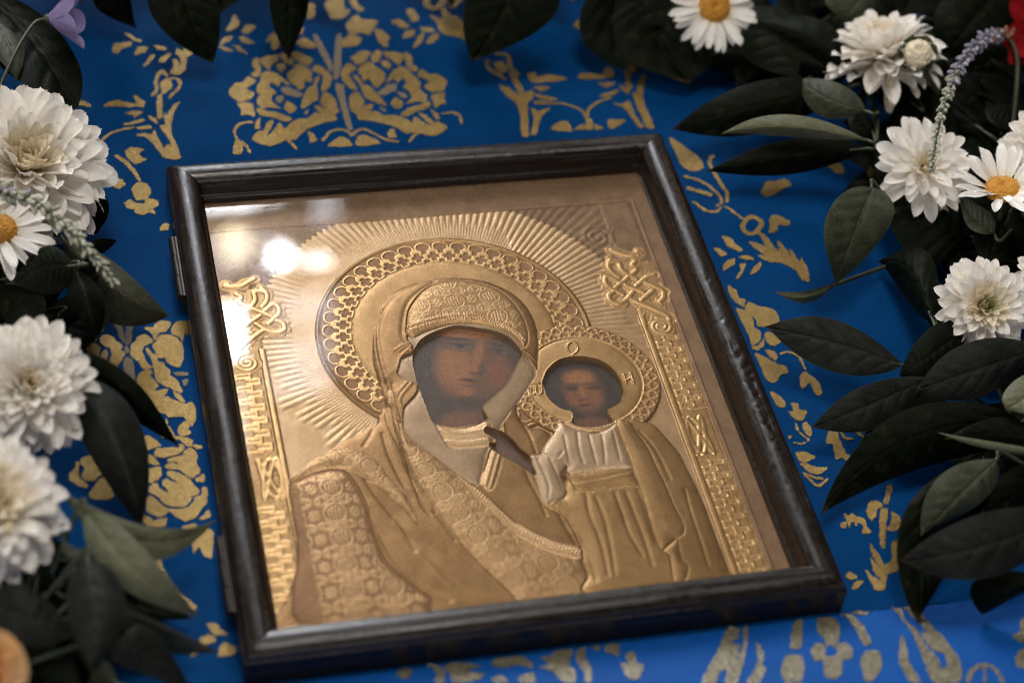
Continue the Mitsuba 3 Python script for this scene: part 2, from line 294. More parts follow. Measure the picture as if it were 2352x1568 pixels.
(0,0,(-1825,-161,-1791,-156,-1735,-215,-1765,-234,-1818,-250,-1824,-208)),
(0,0,(-1767,-271,-1749,-245,-1693,-239,-1648,-245,-1635,-219,-1616,-231,-1618,-249,-1642,-278,-1699,-298,-1754,-300)),
(0,0,(-1825,-290,-1790,-281,-1772,-307,-1752,-350,-1776,-352,-1818,-328)),
(0,0,(-1817,-387,-1785,-373,-1748,-374,-1752,-414,-1769,-447,-1821,-463)),
(0,0,(-1704,-316,-1679,-305,-1630,-298,-1613,-268,-1583,-249,-1559,-280,-1556,-317,-1571,-352,-1555,-399,-1565,-425,-1599,-448,-1629,-417,-1667,-384,-1714,-378,-1723,-363,-1690,-345,-1650,-355,-1675,-333,-1702,-330)),
(0,0,(-1578,-235,-1557,-229,-1526,-238,-1528,-256,-1549,-258)),
(0,0,(-1721,-409,-1696,-399,-1663,-412,-1632,-439,-1602,-479,-1585,-513,-1575,-541,-1584,-557,-1615,-567,-1622,-597,-1660,-631,-1706,-625,-1751,-606,-1774,-567,-1802,-537,-1820,-517,-1810,-482,-1785,-472,-1765,-506,-1725,-543,-1729,-520,-1746,-486,-1746,-455,-1725,-444,-1703,-470,-1670,-479,-1688,-454)),
(0,0,(-1834,-559,-1804,-563,-1778,-606,-1741,-638,-1748,-667,-1780,-685,-1812,-676,-1842,-641)),
(0,0,(-1735,-643,-1689,-649,-1648,-646,-1607,-612,-1600,-582,-1564,-565,-1552,-517,-1536,-524,-1543,-616,-1566,-640,-1595,-684,-1611,-704,-1657,-724,-1694,-701,-1718,-672)),
(0,0,(-1583,-459,-1538,-424,-1540,-474,-1568,-479)),
(0,0,(-1589,-720,-1543,-669,-1536,-701,-1544,-713)),
(0,0,(-1859,-674,-1816,-710,-1758,-705,-1770,-747,-1832,-743,-1863,-713)),
(0,0,(-2205,-384,-2171,-326,-2159,-301,-2162,-390,-2151,-418,-2120,-449,-2131,-466,-2173,-447,-2204,-411)),
(0,0,(-2137,-276,-2091,-260,-2055,-314,-2037,-376,-2055,-396,-2098,-430,-2137,-411,-2141,-384,-2122,-351,-2146,-311)),
(0,0,(-2119,-520,-2079,-446,-2036,-412,-2022,-440,-2003,-536,-2048,-552,-2097,-545)),
(0,0,(-1681,-761,-1617,-748,-1608,-771,-1655,-780)),
(0,0,(-1657,-823,-1592,-781,-1537,-796,-1547,-882,-1563,-967,-1594,-948,-1610,-888,-1643,-927,-1640,-855)),
(0,24,(-1821,-961,-1791,-1074,-1736,-1176,-1678,-1258)),
(1,0,(-1892,-1199,-1828,-1213,-1835,-1317,-1894,-1291)),
(0,0,(-1632,-1365,-1589,-1372,-1564,-1411,-1539,-1442,-1602,-1424)),
(0,0,(-1671,-1450,-1632,-1429,-1598,-1452,-1616,-1476,-1660,-1483)),
(0,0,(-1583,-1508,-1559,-1484,-1519,-1517,-1523,-1552,-1596,-1555)),
(0,0,(-1728,-1539,-1693,-1514,-1691,-1532,-1725,-1544)),
(0,0,(-2015,-1182,-1972,-1114,-1963,-1134,-2001,-1193)),
(0,0,(1618,1882,1660,1835,1695,1775,1733,1705,1753,1628,1743,1583,1703,1559,1652,1583,1624,1642,1621,1745)),
(0,18,(1612,1532,1686,1478,1740,1400,1770,1306,1766,1253,1730,1239)),
(0,29,(1606,1423,1669,1376,1720,1334)),
(0,19,(1608,1297,1658,1211,1715,1187,1741,1211)),
(0,22,(1832,1667,1805,1642,1792,1596,1797,1504,1807,1411,1821,1328,1800,1258)),
(0,17,(1774,1216,1814,1158,1851,1093)),
(0,30,(1829,1033,1866,1082,1904,1100,1945,1069,1945,1029,1905,981,1860,960,1832,990,1827,1025)),
(0,0,(1986,999,2025,1082,2065,1087,2123,1028,2099,995,2047,1010,2018,960,1973,957)),
(0,0,(1690,979,1731,949,1749,886,1775,849,1758,834,1705,883,1693,927)),
(0,0,(1614,893,1648,880,1675,826,1631,823)),
(0,0,(1734,794,1784,797,1820,750,1762,765)),
(0,0,(1637,762,1707,788,1692,739,1614,706)),
(0,0,(1672,632,1713,686,1728,735,1758,732,1728,676,1689,630)),
(0,0,(1757,648,1796,694,1850,730,1829,681,1780,645)),
(0,0,(1827,895,1873,881,1921,833,1909,955,1940,934,1960,837,1983,791,2003,875,2027,812,2039,734,2055,800,2066,739,2071,679,2097,719,2103,642,2086,536,2053,547,2031,633,1966,700,1899,724,1854,780,1890,776,1854,840)),
(0,0,(2375,1499,2486,1534,2480,1498,2371,1467)),
(0,0,(2512,1532,2571,1549,2598,1532,2627,1482,2609,1428,2570,1432,2547,1481)),
(0,0,(2032,1305,2095,1381,2154,1384,2219,1404,2240,1347,2181,1326,2099,1271,2043,1259)),
(0,0,(1606,578,1642,534,1636,482,1668,445,1641,402,1609,458,1596,512)),
(0,0,(1599,394,1648,362,1666,296,1656,232,1677,192,1662,130,1604,99,1609,174,1602,277)),
(0,0,(1683,430,1733,385,1769,374,1813,330,1817,265,1777,218,1721,225,1678,243,1685,293,1645,369)),
(0,0,(1701,176,1761,169,1779,103,1721,72,1696,100)),
(0,0,(1601,87,1641,95,1685,140,1669,91,1619,53)),
(0,0,(1604,36,1657,-8,1697,-62,1744,-93,1733,-141,1701,-137,1646,-191,1608,-162,1603,-26)),
(0,0,(1667,54,1709,36,1717,-15,1695,-37,1668,28)),
(0,16,(1743,7,1796,7,1838,-42,1838,-129)),
(0,0,(1799,-174,1834,-153,1855,-193,1881,-257,1871,-329,1839,-325,1834,-227,1782,-269,1783,-221)),
(0,0,(1598,-256,1629,-282,1655,-336,1641,-379,1609,-358)),
(0,0,(1686,-362,1718,-372,1713,-416,1747,-431,1723,-478,1688,-490,1663,-459,1655,-417,1684,-423)),
(0,0,(1664,-498,1672,-526,1666,-558,1652,-545)),
(0,7,(1664,-563,1681,-604,1697,-633,1653,-649,1615,-633)),
(0,0,(1702,-514,1726,-506,1734,-562,1718,-608,1699,-601,1690,-561)),
(0,0,(1599,-577,1617,-587,1594,-603)),
(0,0,(1601,-701,1646,-707,1692,-750,1666,-763,1628,-774,1603,-760)),
(0,0,(1602,-776,1640,-791,1680,-823,1728,-835,1691,-867,1644,-855,1615,-814)),
(0,14,(1601,-844,1643,-884,1688,-903)),
(0,0,(1846,-565,1880,-581,1857,-648,1854,-707,1861,-762,1872,-790,1847,-813,1833,-780,1797,-796,1807,-728,1817,-686,1784,-677,1810,-620)),
(0,18,(1895,-588,1883,-635,1897,-670,1926,-674)),
(0,24,(1963,-580,1974,-636,1997,-683)),
(0,16,(1599,-861,1623,-906,1653,-942,1706,-912)),
(0,0,(2007,-1016,2036,-1020,2000,-1082,1965,-1144,1944,-1131,1972,-1078)),
(0,0,(1841,-1158,1879,-1112,1911,-1116,1929,-1149,1894,-1165,1876,-1203,1847,-1225,1835,-1198)),
(0,0,(1918,-1168,1950,-1173,1921,-1240,1895,-1312,1862,-1392,1846,-1390,1872,-1283,1887,-1230)),
(0,0,(1963,-1195,1995,-1225,1991,-1270,1945,-1304,1918,-1285,1954,-1244)),
(0,0,(1723,-1157,1735,-1184,1761,-1157,1775,-1189,1812,-1205,1806,-1244,1819,-1291,1779,-1286,1798,-1243,1773,-1219,1756,-1242,1758,-1212,1733,-1214,1720,-1237,1722,-1207,1691,-1238,1678,-1232,1689,-1208,1720,-1202)),
(0,0,(1797,-1363,1805,-1423,1810,-1488,1808,-1517,1862,-1495,1912,-1369,1940,-1363,1970,-1337,1957,-1395,1915,-1532,1846,-1561,1806,-1570,1762,-1655,1719,-1649,1711,-1580,1712,-1532,1730,-1573,1759,-1606,1768,-1584,1749,-1542,1758,-1461,1775,-1517,1792,-1539,1777,-1444)),
(0,0,(1596,-1535,1629,-1511,1650,-1543,1642,-1566,1606,-1551)),
(0,0,(1602,-1621,1636,-1584,1676,-1575,1657,-1606,1629,-1625)),
(0,27,(700,2764,765,2735,761,2627,793,2547)),
(0,27,(626,2701,620,2624,696,2518)),
(0,0,(662,2682,721,2677,734,2598,698,2571,665,2605)),
(0,0,(737,2567,773,2549,791,2365,759,2353)),
(0,0,(852,2541,896,2560,913,2505,980,2530,1099,2480,1034,2463,882,2455,857,2480)),
(0,0,(866,2410,923,2416,969,2401,902,2369)),
(0,0,(861,2343,988,2293,939,2276,859,2313)),
(0,0,(829,2271,918,2270,911,2241,834,2248)),
(0,17,(924,2255,1029,2237,1114,2177,1135,2123,1178,2193,1251,2246,1330,2276)),
(0,17,(1135,2123,1133,2101,1129,2079)),
(0,0,(652,2453,704,2418,755,2338,801,2364,850,2382,826,2301,787,2260,757,2130,734,1987,691,1991,719,2134,720,2267,678,2345)),
(0,0,(756,1999,800,2126,804,2207,838,2181,922,2203,847,2136,785,1996)),
(0,0,(891,2029,952,2082,1000,2077,1012,2003,935,2010)),
(0,0,(1133,2093,1162,2091,1152,2011,1102,2008)),
(0,0,(1269,2080,1374,2063,1289,2005,1260,2007)),
(0,0,(1034,2015,1103,2052,1091,2006)),
(0,0,(1171,2046,1221,2011,1169,1999)),
(0,0,(1172,2489,1222,2530,1350,2511,1377,2578,1411,2552,1411,2490,1370,2471,1207,2470)),
(0,0,(1292,2424,1398,2422,1335,2374)),
(0,0,(1276,2304,1400,2353,1379,2309,1292,2287)),
(0,0,(1508,2590,1534,2588,1493,2359,1467,2377)),
(0,0,(1468,2594,1532,2777,1546,2713,1600,2644,1635,2657,1576,2552,1538,2603)),
(0,0,(1609,2487,1617,2471,1547,2293,1534,2174,1545,1994,1497,1999,1483,2284,1525,2326,1563,2430)),
(0,0,(1341,2222,1403,2209,1442,2243,1446,2182,1452,2092,1477,2001,1448,2004,1403,2171)),
(0,0,(1422,2397,1479,2345,1458,2302,1430,2350)),
(0,0,(1274,3009,1312,3055,1391,3081,1393,3048,1302,2974)),
(0,0,(1276,3339,1297,3337,1343,3267,1329,3251)),
]
LEDGE_MOTIF = [
(0,0,(1332,-1828,1372,-1772,1419,-1794,1432,-1861,1397,-1942,1343,-2031,1325,-1996,1298,-2022,1315,-1963,1310,-1900)),
(0,0,(1219,-2030,1266,-1985,1296,-2009,1266,-2089,1321,-2099,1358,-2021,1406,-2012,1414,-2069,1370,-2133,1328,-2137,1279,-2235,1229,-2260,1202,-2231,1241,-2120,1198,-2111)),
(0,0,(1215,-1818,1274,-1772,1174,-1997,1129,-1988)),
(0,0,(1487,-1769,1520,-1788,1544,-1883,1527,-2030,1490,-2041,1501,-1887)),
(0,0,(1032,-2114,1090,-2047,1146,-2065,1128,-2145,1069,-2251,1035,-2221,1005,-2238,1010,-2169)),
(0,0,(1419,-2155,1482,-2095,1531,-2111,1508,-2197,1447,-2280,1384,-2314,1387,-2256)),
(0,0,(1539,-1773,1591,-1757,1640,-1786,1601,-1811,1540,-1799)),
(0,0,(889,-1766,937,-1788,899,-1868,849,-1895,884,-1927,840,-2004,782,-2076,719,-2099,668,-2177,611,-2165,692,-2046,796,-1910)),
(0,0,(964,-1781,988,-1779,930,-1911,839,-2088,767,-2197,717,-2187,770,-2086,854,-2006,915,-1909)),
(0,0,(975,-1927,984,-1996,942,-2084,943,-2132,867,-2217,817,-2207,900,-2112,945,-2037)),
(0,0,(1759,-1771,1786,-1802,1772,-1903,1792,-1983,1779,-2130,1788,-2229,1763,-2296,1810,-2281,1839,-2190,1796,-2145,1804,-2010,1839,-2005,1827,-1875,1803,-1766,1864,-1778,1874,-1897,1893,-2078,1888,-2237,1854,-2338,1805,-2404,1690,-2381,1722,-2216,1764,-1990)),
(0,0,(1702,-2009,1671,-2120,1642,-2200,1628,-2363,1585,-2355,1587,-2284,1597,-2203,1657,-2081)),
(0,22,(1849,-2413,1910,-2337,1991,-2305,2025,-2348,2017,-2441)),
(0,15,(1982,-2322,1934,-2424)),
(0,0,(2242,-2110,2282,-2105,2332,-2026,2367,-1995,2339,-2091,2270,-2178,2245,-2160)),
(0,0,(2169,-2281,2227,-2225,2234,-2245,2170,-2365,2145,-2348)),
(0,0,(998,-2237,1072,-2263,1036,-2314,979,-2303)),
(0,0,(-792,-1826,-746,-1763,-715,-1800,-746,-1855)),
(0,0,(-623,-1767,-592,-1773,-562,-1841,-586,-1918,-623,-1911,-598,-1855)),
(0,0,(-551,-1792,-500,-1770,-455,-1800,-390,-1834,-469,-1860,-386,-1897,-436,-1938,-537,-1928,-542,-1866)),
(0,0,(-332,-1835,-294,-1791,-231,-1803,-198,-1778,-148,-1841,-149,-1893,-206,-1860,-287,-1865)),
(0,0,(-350,-1935,-302,-1924,-290,-1977,-351,-1965)),
(0,0,(-232,-1958,-160,-1932,-166,-2002,-228,-1990)),
(0,0,(-86,-1832,-24,-1823,3,-1776,51,-1774,74,-1811,26,-1907,46,-1952,23,-2030,-29,-2029,-57,-1942,-111,-1900,-53,-1881)),
(0,0,(114,-1787,146,-1793,119,-1862,127,-1948,95,-2054,70,-2049,90,-1982,76,-1896)),
(0,0,(171,-1777,226,-1777,201,-1836)),
(0,0,(245,-1802,274,-1776,306,-1804,287,-1885,239,-1844)),
(0,0,(281,-1947,309,-1963,328,-1883,363,-1879,347,-1971,378,-1977,328,-2070,278,-2060)),
]

def motif_mesh(kind, w, flat, zf):
    P = np.array(flat, float).reshape(-1, 2)
    if w:                                            # a stitched line of width w
        n = 6; out = []; A = np.vstack([2 * P[0] - P[1], P, 2 * P[-1] - P[-2]])
        for i in range(1, len(A) - 2):
            p0, p1, p2, p3 = A[i - 1:i + 3]
            for t in np.linspace(0, 1, n, endpoint=False):
                out.append(.5 * (2 * p1 + (p2 - p0) * t + (2 * p0 - 5 * p1 + 4 * p2 - p3) * t * t + (3 * p1 - p0 - 3 * p2 + p3) * t ** 3))
        out.append(P[-1])
        poly = sg.LineString(np.array(out) * 1e-4).buffer(w * .5e-4, quad_segs=4)
    else:
        poly = sg.Polygon(smoother(P)).buffer(0)
        poly = poly.buffer(.00032 if poly.area > 4e-5 else .0001, join_style='mitre', mitre_limit=2.5)
    polys = [g for g in getattr(poly, 'geoms', [poly]) if g.area > 1e-7]
    if not polys: return None
    ms = []
    for g in polys:
        g = g.segmentize(.0016)
        ring = np.array(g.exterior.coords)[:-1]      # ragged woven edge
        jit = (meshkit.noise(np.stack([ring[:, 0] * 900, ring[:, 1] * 900, 0 * ring[:, 0]], -1), 3) - .5) * .0011
        d = np.roll(ring, -1, 0) - np.roll(ring, 1, 0); nn = np.stack([d[:, 1], -d[:, 0]], 1); nn /= np.linalg.norm(nn, axis=1)[:, None] + 1e-9
        g = sg.Polygon(ring + nn * jit[:, None], [h.coords for h in g.interiors]).buffer(0)
        for q in getattr(g, 'geoms', [g]):
            if q.area < 1e-7: continue
            v, f = trimesh.creation.triangulate_polygon(q, engine='earcut')
            v, f = trimesh.remesh.subdivide_to_size(np.c_[v, 0 * v[:, 0]], f, .005)
            n1 = len(v)
            top = np.c_[v[:, :2], zf(v[:, 0], v[:, 1]) + .00042]
            loops = []
            for r_ in [q.exterior, *q.interiors]:
                c = np.array(r_.coords)[:-1]; loops.append(c)
            vs, fs, at = [top], [f], n1
            for c in loops:
                z = zf(c[:, 0], c[:, 1]); k = len(c); i = np.arange(k); j = (i + 1) % k
                vs += [np.c_[c, z + .00042], np.c_[c, z - .0003]]
                fs += [np.stack([at + i, at + k + i, at + k + j], 1), np.stack([at + i, at + k + j, at + j], 1)]; at += 2 * k
            ms.append(trimesh.Trimesh(np.vstack(vs), np.vstack(fs), process=False))
    return trimesh.util.concatenate(ms) if ms else None
labels['tablecloth'] = {'label': 'deep blue brocade cloth woven with gold peonies, under the icon case', 'category': 'cloth'}
put('tablecloth', sheet(-.50, .70, -.1795, .60, 301, 197, zc), 'blue_satin', smooth=True)
for k, w, P in MOTIF:
    m = motif_mesh(k, w, P, zc)
    if m is not None: part('tablecloth', 'woven_motif', m, 'hatched_thread' if k else 'gold_thread')
labels['ledge_cloth'] = {'label': 'brighter blue brocade covering the raised ledge in front of the icon case', 'category': 'cloth'}
lx, lf = sheet(-.55, .75, -.40, -.1772, 261, 60, zl)
def blue2(p, n, uv):
    t = fbm(p.x * 40, p.y * 90, 0, 3); k = noise(p.x * 2600, p.y * 900) * .5 + noise(p.x * 700, p.y * 2600) * .5
    return mix((.003, .060, .26), (.006, .085, .35), t * .6 + k * .4)
scene['bright_satin'] = two({'type': 'bumpmap', 'scale': .00006, 'a': proc(weave, 8e-5),
    'b': {'type': 'principled', 'base_color': proc(blue2), 'roughness': .55, 'specular': .12}})
put('ledge_cloth', (lx, lf), 'bright_satin', smooth=True)
for k, w, P in LEDGE_MOTIF:
    m = motif_mesh(k, w, P, zl)
    if m is not None: part('ledge_cloth', 'woven_motif', m, 'silver_thread')

# ---------------------------------------------------------------- wooden icon case
mm_ = 0.001
W, H = .300, .3481
ICON = thing('icon_case', 'dark wooden glazed case holding a gilt icon of a veiled woman and child', 'icon')
def wood(key, sx, sy):
    """Old stained wood; grain runs along the axis with the smaller scale."""
    def streak(p, k): return fbm(p.x * sx * k, p.y * sy * k, p.z * 900 * k, 4)
    def col(p, n, uv):
        a = streak(p, 1); c = streak(p, .45); b = fbm(p.x * 1100, p.y * 1100, p.z * 1100, 2)
        base = mix((.0045, .003, .0022), (.018, .0108, .0068), smoothstep(.3, .72, a * .75 + b * .25))
        return mix(base, (.06, .047, .036), .6 * smoothstep(.60, .68, c) * smoothstep(.35, .6, b))
    def rough(p, n, uv): return .19 + .30 * smoothstep(.25, .75, streak(p, .8) * .6 + .4 * fbm(p.x * 420, p.y * 420, p.z * 420, 3))
    def bump(p, n, uv): return streak(p, 1.2) + .8 * fbm(p.x * 330, p.y * 330, p.z * 330, 3)
    scene[key] = two({'type': 'bumpmap', 'scale': .00010, 'a': proc(bump, 2.5e-4),
        'b': {'type': 'principled', 'base_color': proc(col), 'roughness': proc(rough), 'specular': .5}})
wood('old_wood', 40, 900); wood('old_wood_upright', 900, 40)
PROFILE = [(0, .0005), (0, .0160)] + [(.0009 - .0009 * math.cos(a), .0160 + .0016 * math.sin(a)) for a in np.linspace(.3, 1.57, 4)] + \
    [(.0090 - .0080 * math.cos(a), .0176 + .0052 * math.sin(a)) for a in np.linspace(.12, math.pi - .1, 18)] + \
    [(.0171, .0168), (.0173, .0150), (.0176, .0118), (.0181, .0105), (.0187, .0101), (.0192, .0096), (.0193, .0030)]
def rail(p0, p1, inward, seed, chips=0):
    """Mitred moulding from corner p0 to corner p1; inward is the unit vector towards the picture."""
    p0, p1, inward = np.array(p0, float), np.array(p1, float), np.array(inward, float)
    L = np.linalg.norm(p1 - p0); d = (p1 - p0) / L; n = 260
    prof = np.array(PROFILE)
    t = np.linspace(0, 1, n)
    s = t[:, None] * (L - 2 * prof[None, :, 0]) + prof[None, :, 0]
    s = s + np.where(t < .5, 1, -1)[:, None] * .00012 * (1 - np.abs(2 * t - 1))[:, None] ** 0
    V = p0 + s[..., None] * d + prof[None, :, :1] * inward + prof[None, :, 1:] * np.array([0, 0, 1.0])
    g = np.gradient(prof, axis=0); nr = np.stack([-g[:, 1], g[:, 0]], 1); nr /= np.linalg.norm(nr, axis=1)[:, None]
    N = nr[:, :1] * inward + nr[:, 1:] * np.array([0, 0, 1.0])
    q = V * np.array([60, 60, 60.]) + seed
    disp = .00018 * (meshkit.fbm(q, 4, seed) - .5) + .00004 * (meshkit.noise(V * 700 + seed) - .5)
    if chips:
        c = meshkit.fbm(V * np.array([260, 260, 260.]) + 31, 3, seed)
        along = np.clip(1 - np.abs(s / L - .62) / .3, 0, 1)
        across = np.exp(-((prof[None, :, 0] - .0085) / .0036) ** 2)
        disp = disp - .0011 * np.clip((c - .5) * 5, 0, 1) * along * across
    disp[:, prof[:, 1] < .012] *= .3
    V = V + disp[..., None] * N[None]
    m, k = n, len(prof)
    i, j = np.meshgrid(np.arange(m - 1), np.arange(k - 1), indexing='ij'); a = (i * k + j).ravel()
    F = np.stack([a, a + 1, a + k + 1, a + k], 1)
    F = np.vstack([F[:, [0, 1, 2]], F[:, [0, 2, 3]]])
    mesh = trimesh.Trimesh(V.reshape(-1, 3), F, process=False)
    return mesh
a, b = W / 2, H / 2
for p0, p1, inw, seed, chips, lab in (((-a, b, 0), (a, b, 0), (0, -1, 0), 1, 0, 'far rail of the case'), ((a, b, 0), (a, -b, 0), (-1, 0, 0), 2, 1, 'right rail, chipped and pitted'),
                           ((a, -b, 0), (-a, -b, 0), (0, 1, 0), 3, 0, 'near rail of the case'), ((-a, -b, 0), (-a, b, 0), (1, 0, 0), 4, 0, 'left rail with two hinges')):
    part(ICON, 'frame_rail', rail(p0, p1, inw, seed, chips), 'old_wood_upright' if inw[0] else 'old_wood', smooth=50, label=lab)
scene['hinge_iron'] = {'type': 'principled', 'base_color': rgb(.03, .024, .02), 'roughness': .4, 'metallic': .6}
for y0, y1 in ((.0715, .1185), (-.142, -.096)):
    plate = box((-.1512, y0, .004), (-.1500, y1, .0155))
    kn = [trimesh.creation.cylinder(radius=.0024, height=(y1 - y0) / 3 - .0006, sections=16, transform=trimesh.transformations.translation_matrix((-.1522, y0 + (y1 - y0) * (q + .5) / 3, .0135)) @ trimesh.transformations.rotation_matrix(math.pi / 2, (1, 0, 0))) for q in range(3)]
    h = part(ICON, 'hinge', plate, 'hinge_iron')
    for c in kn: part(h, 'knuckle', c, 'hinge_iron', smooth=40)
part(ICON, 'backboard', box((-a + .003, -b + .003, .0004), (a - .003, b - .003, .0022)), 'old_wood')
scene['pane_glass'] = {'type': 'thindielectric', 'int_ior': 1.52}
part(ICON, 'glass_pane', quad((0, 0, .0094), (a - .0186, 0, 0), (0, b - .0186, 0)), 'pane_glass')

# ---------------------------------------------------------------- embossed gilt cover (a relief sheet, in millimetres on the icon)
POLY = {
 'mother': [(-1125,-605),(-1044,-512),(-939,-437),(-858,-386),(-765,-329),(-683,-284),(-612,-244),(-588,-197),(-550,-138),(-539,-92),(-543,-8),(-550,110),(-549,207),(-533,318),(-514,392),(-476,495),(-437,592),(-372,671),(-293,726),(-207,760),(-111,777),(-52,783),(39,776),(143,748),(222,707),(301,641),(353,563),(384,471),(395,368),(390,267),(370,170),(340,60),(318,-13),(263,-80),(203,-146),(165,-214),(153,-292),(196,-369),(291,-432),(282,-696),(393,-1112),(268,-1600),(-1267,-1614),(-1216,-1264),(-1143,-1070)],
 'veil_in': [(-467,85),(-455,195),(-438,306),(-408,441),(-359,583),(-289,686),(-203,748),(-114,766),(36,761),(140,732),(218,691),(286,627),(338,548),(364,458),(373,347),(365,239),(343,135),(318,25),(266,-66),(163,-200),(96,-278),(62,-331),(29,-383),(-47,-486),(-239,-761),(-449,-898),(-498,-693),(-508,-494),(-523,-312),(-518,-170),(-532,-97)],
 'cap': [(-335,378),(-320,445),(-295,536),(-245,617),(-173,696),(-84,742),(33,749),(138,720),(230,665),(294,585),(330,486),(344,397),(343,304),(319,214),(279,188),(244,285),(173,348),(97,396),(16,413),(-68,419),(-151,402),(-235,374),(-297,343)],
 'scarf': [(-331,354),(-336,317),(-317,269),(-328,225),(-392,195),(-419,138),(-436,89),(-418,49),(-356,5),(-345,-26),(-365,-74),(-439,-152),(-460,-206),(-468,-248),(-476,-304),(-466,-354),(-440,-413),(-370,-492),(-313,-582),(-246,-666),(-194,-720),(-152,-726),(-94,-577),(-54,-492),(29,-383),(32,-370),(57,-330),(115,-266),(96,-278),(167,-207),(270,-74),(308,-19),(315,48),(297,95),(264,145),(270,174),(303,193),(312,230),(272,281),(174,355),(99,403),(17,421),(-67,427),(-149,410),(-234,381),(-293,365)],
 'face': [(-330,195),(-309,253),(-263,316),(-205,355),(-132,384),(-72,399),(-16,395),(63,369),(142,340),(202,301),(246,242),(266,182),(260,130),(225,74),(181,4),(133,-64),(63,-129),(-10,-185),(-35,-225),(-25,-269),(-26,-299),(-94,-321),(-177,-332),(-254,-313),(-308,-286),(-322,-217),(-328,-137),(-334,-56),(-338,10),(-338,84),(-338,143)],
 'collar': [(-304,-291),(-256,-319),(-179,-341),(-96,-332),(-28,-308),(-7,-350),(-39,-473),(-113,-488),(-182,-485),(-264,-466),(-286,-392)],
 'placket': [(-32,-488),(15,-522),(-49,-692),(-106,-779),(-154,-732),(-94,-604)],
 'sleeve': [(-1124,-615),(-1064,-576),(-988,-546),(-892,-532),(-833,-550),(-800,-605),(-759,-757),(-752,-922),(-739,-1052),(-721,-1149),(-668,-1244),(-588,-1354),(-541,-1422),(-646,-1528),(-1199,-1477),(-1142,-1027),(-1134,-772)],
 'shoulder': [(-1121,-599),(-996,-464),(-861,-403),(-778,-407),(-706,-448),(-640,-525),(-603,-611),(-531,-782),(-518,-960),(-569,-849),(-670,-690),(-735,-617),(-802,-554),(-871,-528),(-943,-525),(-1034,-547)],
 'mantle': [(-460,-404),(-414,-445),(-315,-589),(-241,-694),(-145,-814),(-27,-1002),(-6,-1018),(78,-1108),(167,-1172),(261,-1217),(259,-1287),(261,-1382),(264,-1477),(-223,-1529),(-135,-1481),(-216,-1315),(-278,-1199),(-350,-1048),(-433,-815),(-469,-730),(-497,-605),(-494,-245)],
 'braid': [(-264,-650),(-204,-719),(-142,-801),(-27,-1002),(-6,-1018),(80,-1098),(170,-1163),(263,-1211),(256,-1280),(150,-1246),(60,-1186),(-35,-1099),(-43,-1072),(-155,-886),(-235,-742)],
 'hand': [(-51,-366),(-34,-350),(-5,-365),(37,-398),(77,-460),(106,-527),(146,-588),(144,-643),(150,-709),(115,-673),(83,-628),(38,-587),(-7,-547),(-36,-508),(-50,-472),(-31,-460),(-18,-476),(-6,-442),(-36,-407),(-56,-386)],
 'tunic': [(360,-376),(390,-387),(415,-419),(479,-452),(557,-470),(660,-415),(662,-494),(663,-593),(665,-691),(659,-732),(492,-724),(323,-728),(326,-674),(303,-698),(278,-736),(283,-805),(275,-858),(214,-890),(150,-914),(147,-813),(144,-711),(139,-642),(147,-581),(208,-575),(242,-524),(304,-447)],
 'child_neck': [(382,-376),(433,-368),(489,-411),(569,-425),(651,-410),(660,-419),(606,-455),(548,-463),(479,-450),(417,-414)],
 'child_robe': [(660,-415),(744,-394),(821,-421),(869,-449),(906,-540),(943,-644),(956,-737),(972,-891),(981,-1048),(981,-1194),(984,-1344),(986,-1460),(978,-1579),(256,-1506),(261,-1382),(259,-1287),(269,-1186),(231,-998),(148,-921),(168,-816),(259,-882),(306,-733),(328,-729),(438,-723),(658,-718),(669,-573)],
 'flap': [(660,-415),(732,-417),(750,-477),(786,-609),(796,-716),(812,-856),(822,-1013),(835,-1121),(830,-1173),(809,-1209),(742,-1239),(677,-1292),(658,-1215),(662,-1064),(668,-884),(665,-691)],
 'flap_tail': [(677,-1292),(728,-1250),(776,-1231),(765,-1346),(783,-1393),(777,-1424),(747,-1483),(681,-1493),(700,-1330)],
 'belt': [(297,-725),(328,-732),(438,-725),(662,-701),(665,-774),(670,-857),(566,-860),(457,-863),(359,-866),(334,-847),(315,-782)],
 'child_face': [(336,-71),(351,-43),(377,4),(416,44),(461,74),(511,88),(568,89),(622,77),(674,53),(714,18),(746,-37),(758,-93),(762,-134),(759,-173),(757,-203),(747,-221),(723,-267),(687,-292),(640,-315),(632,-329),(638,-363),(647,-401),(609,-417),(552,-424),(497,-420),(456,-407),(428,-380),(444,-338),(448,-315),(440,-294),(406,-280),(373,-247),(349,-205),(337,-164),(336,-120)],
}
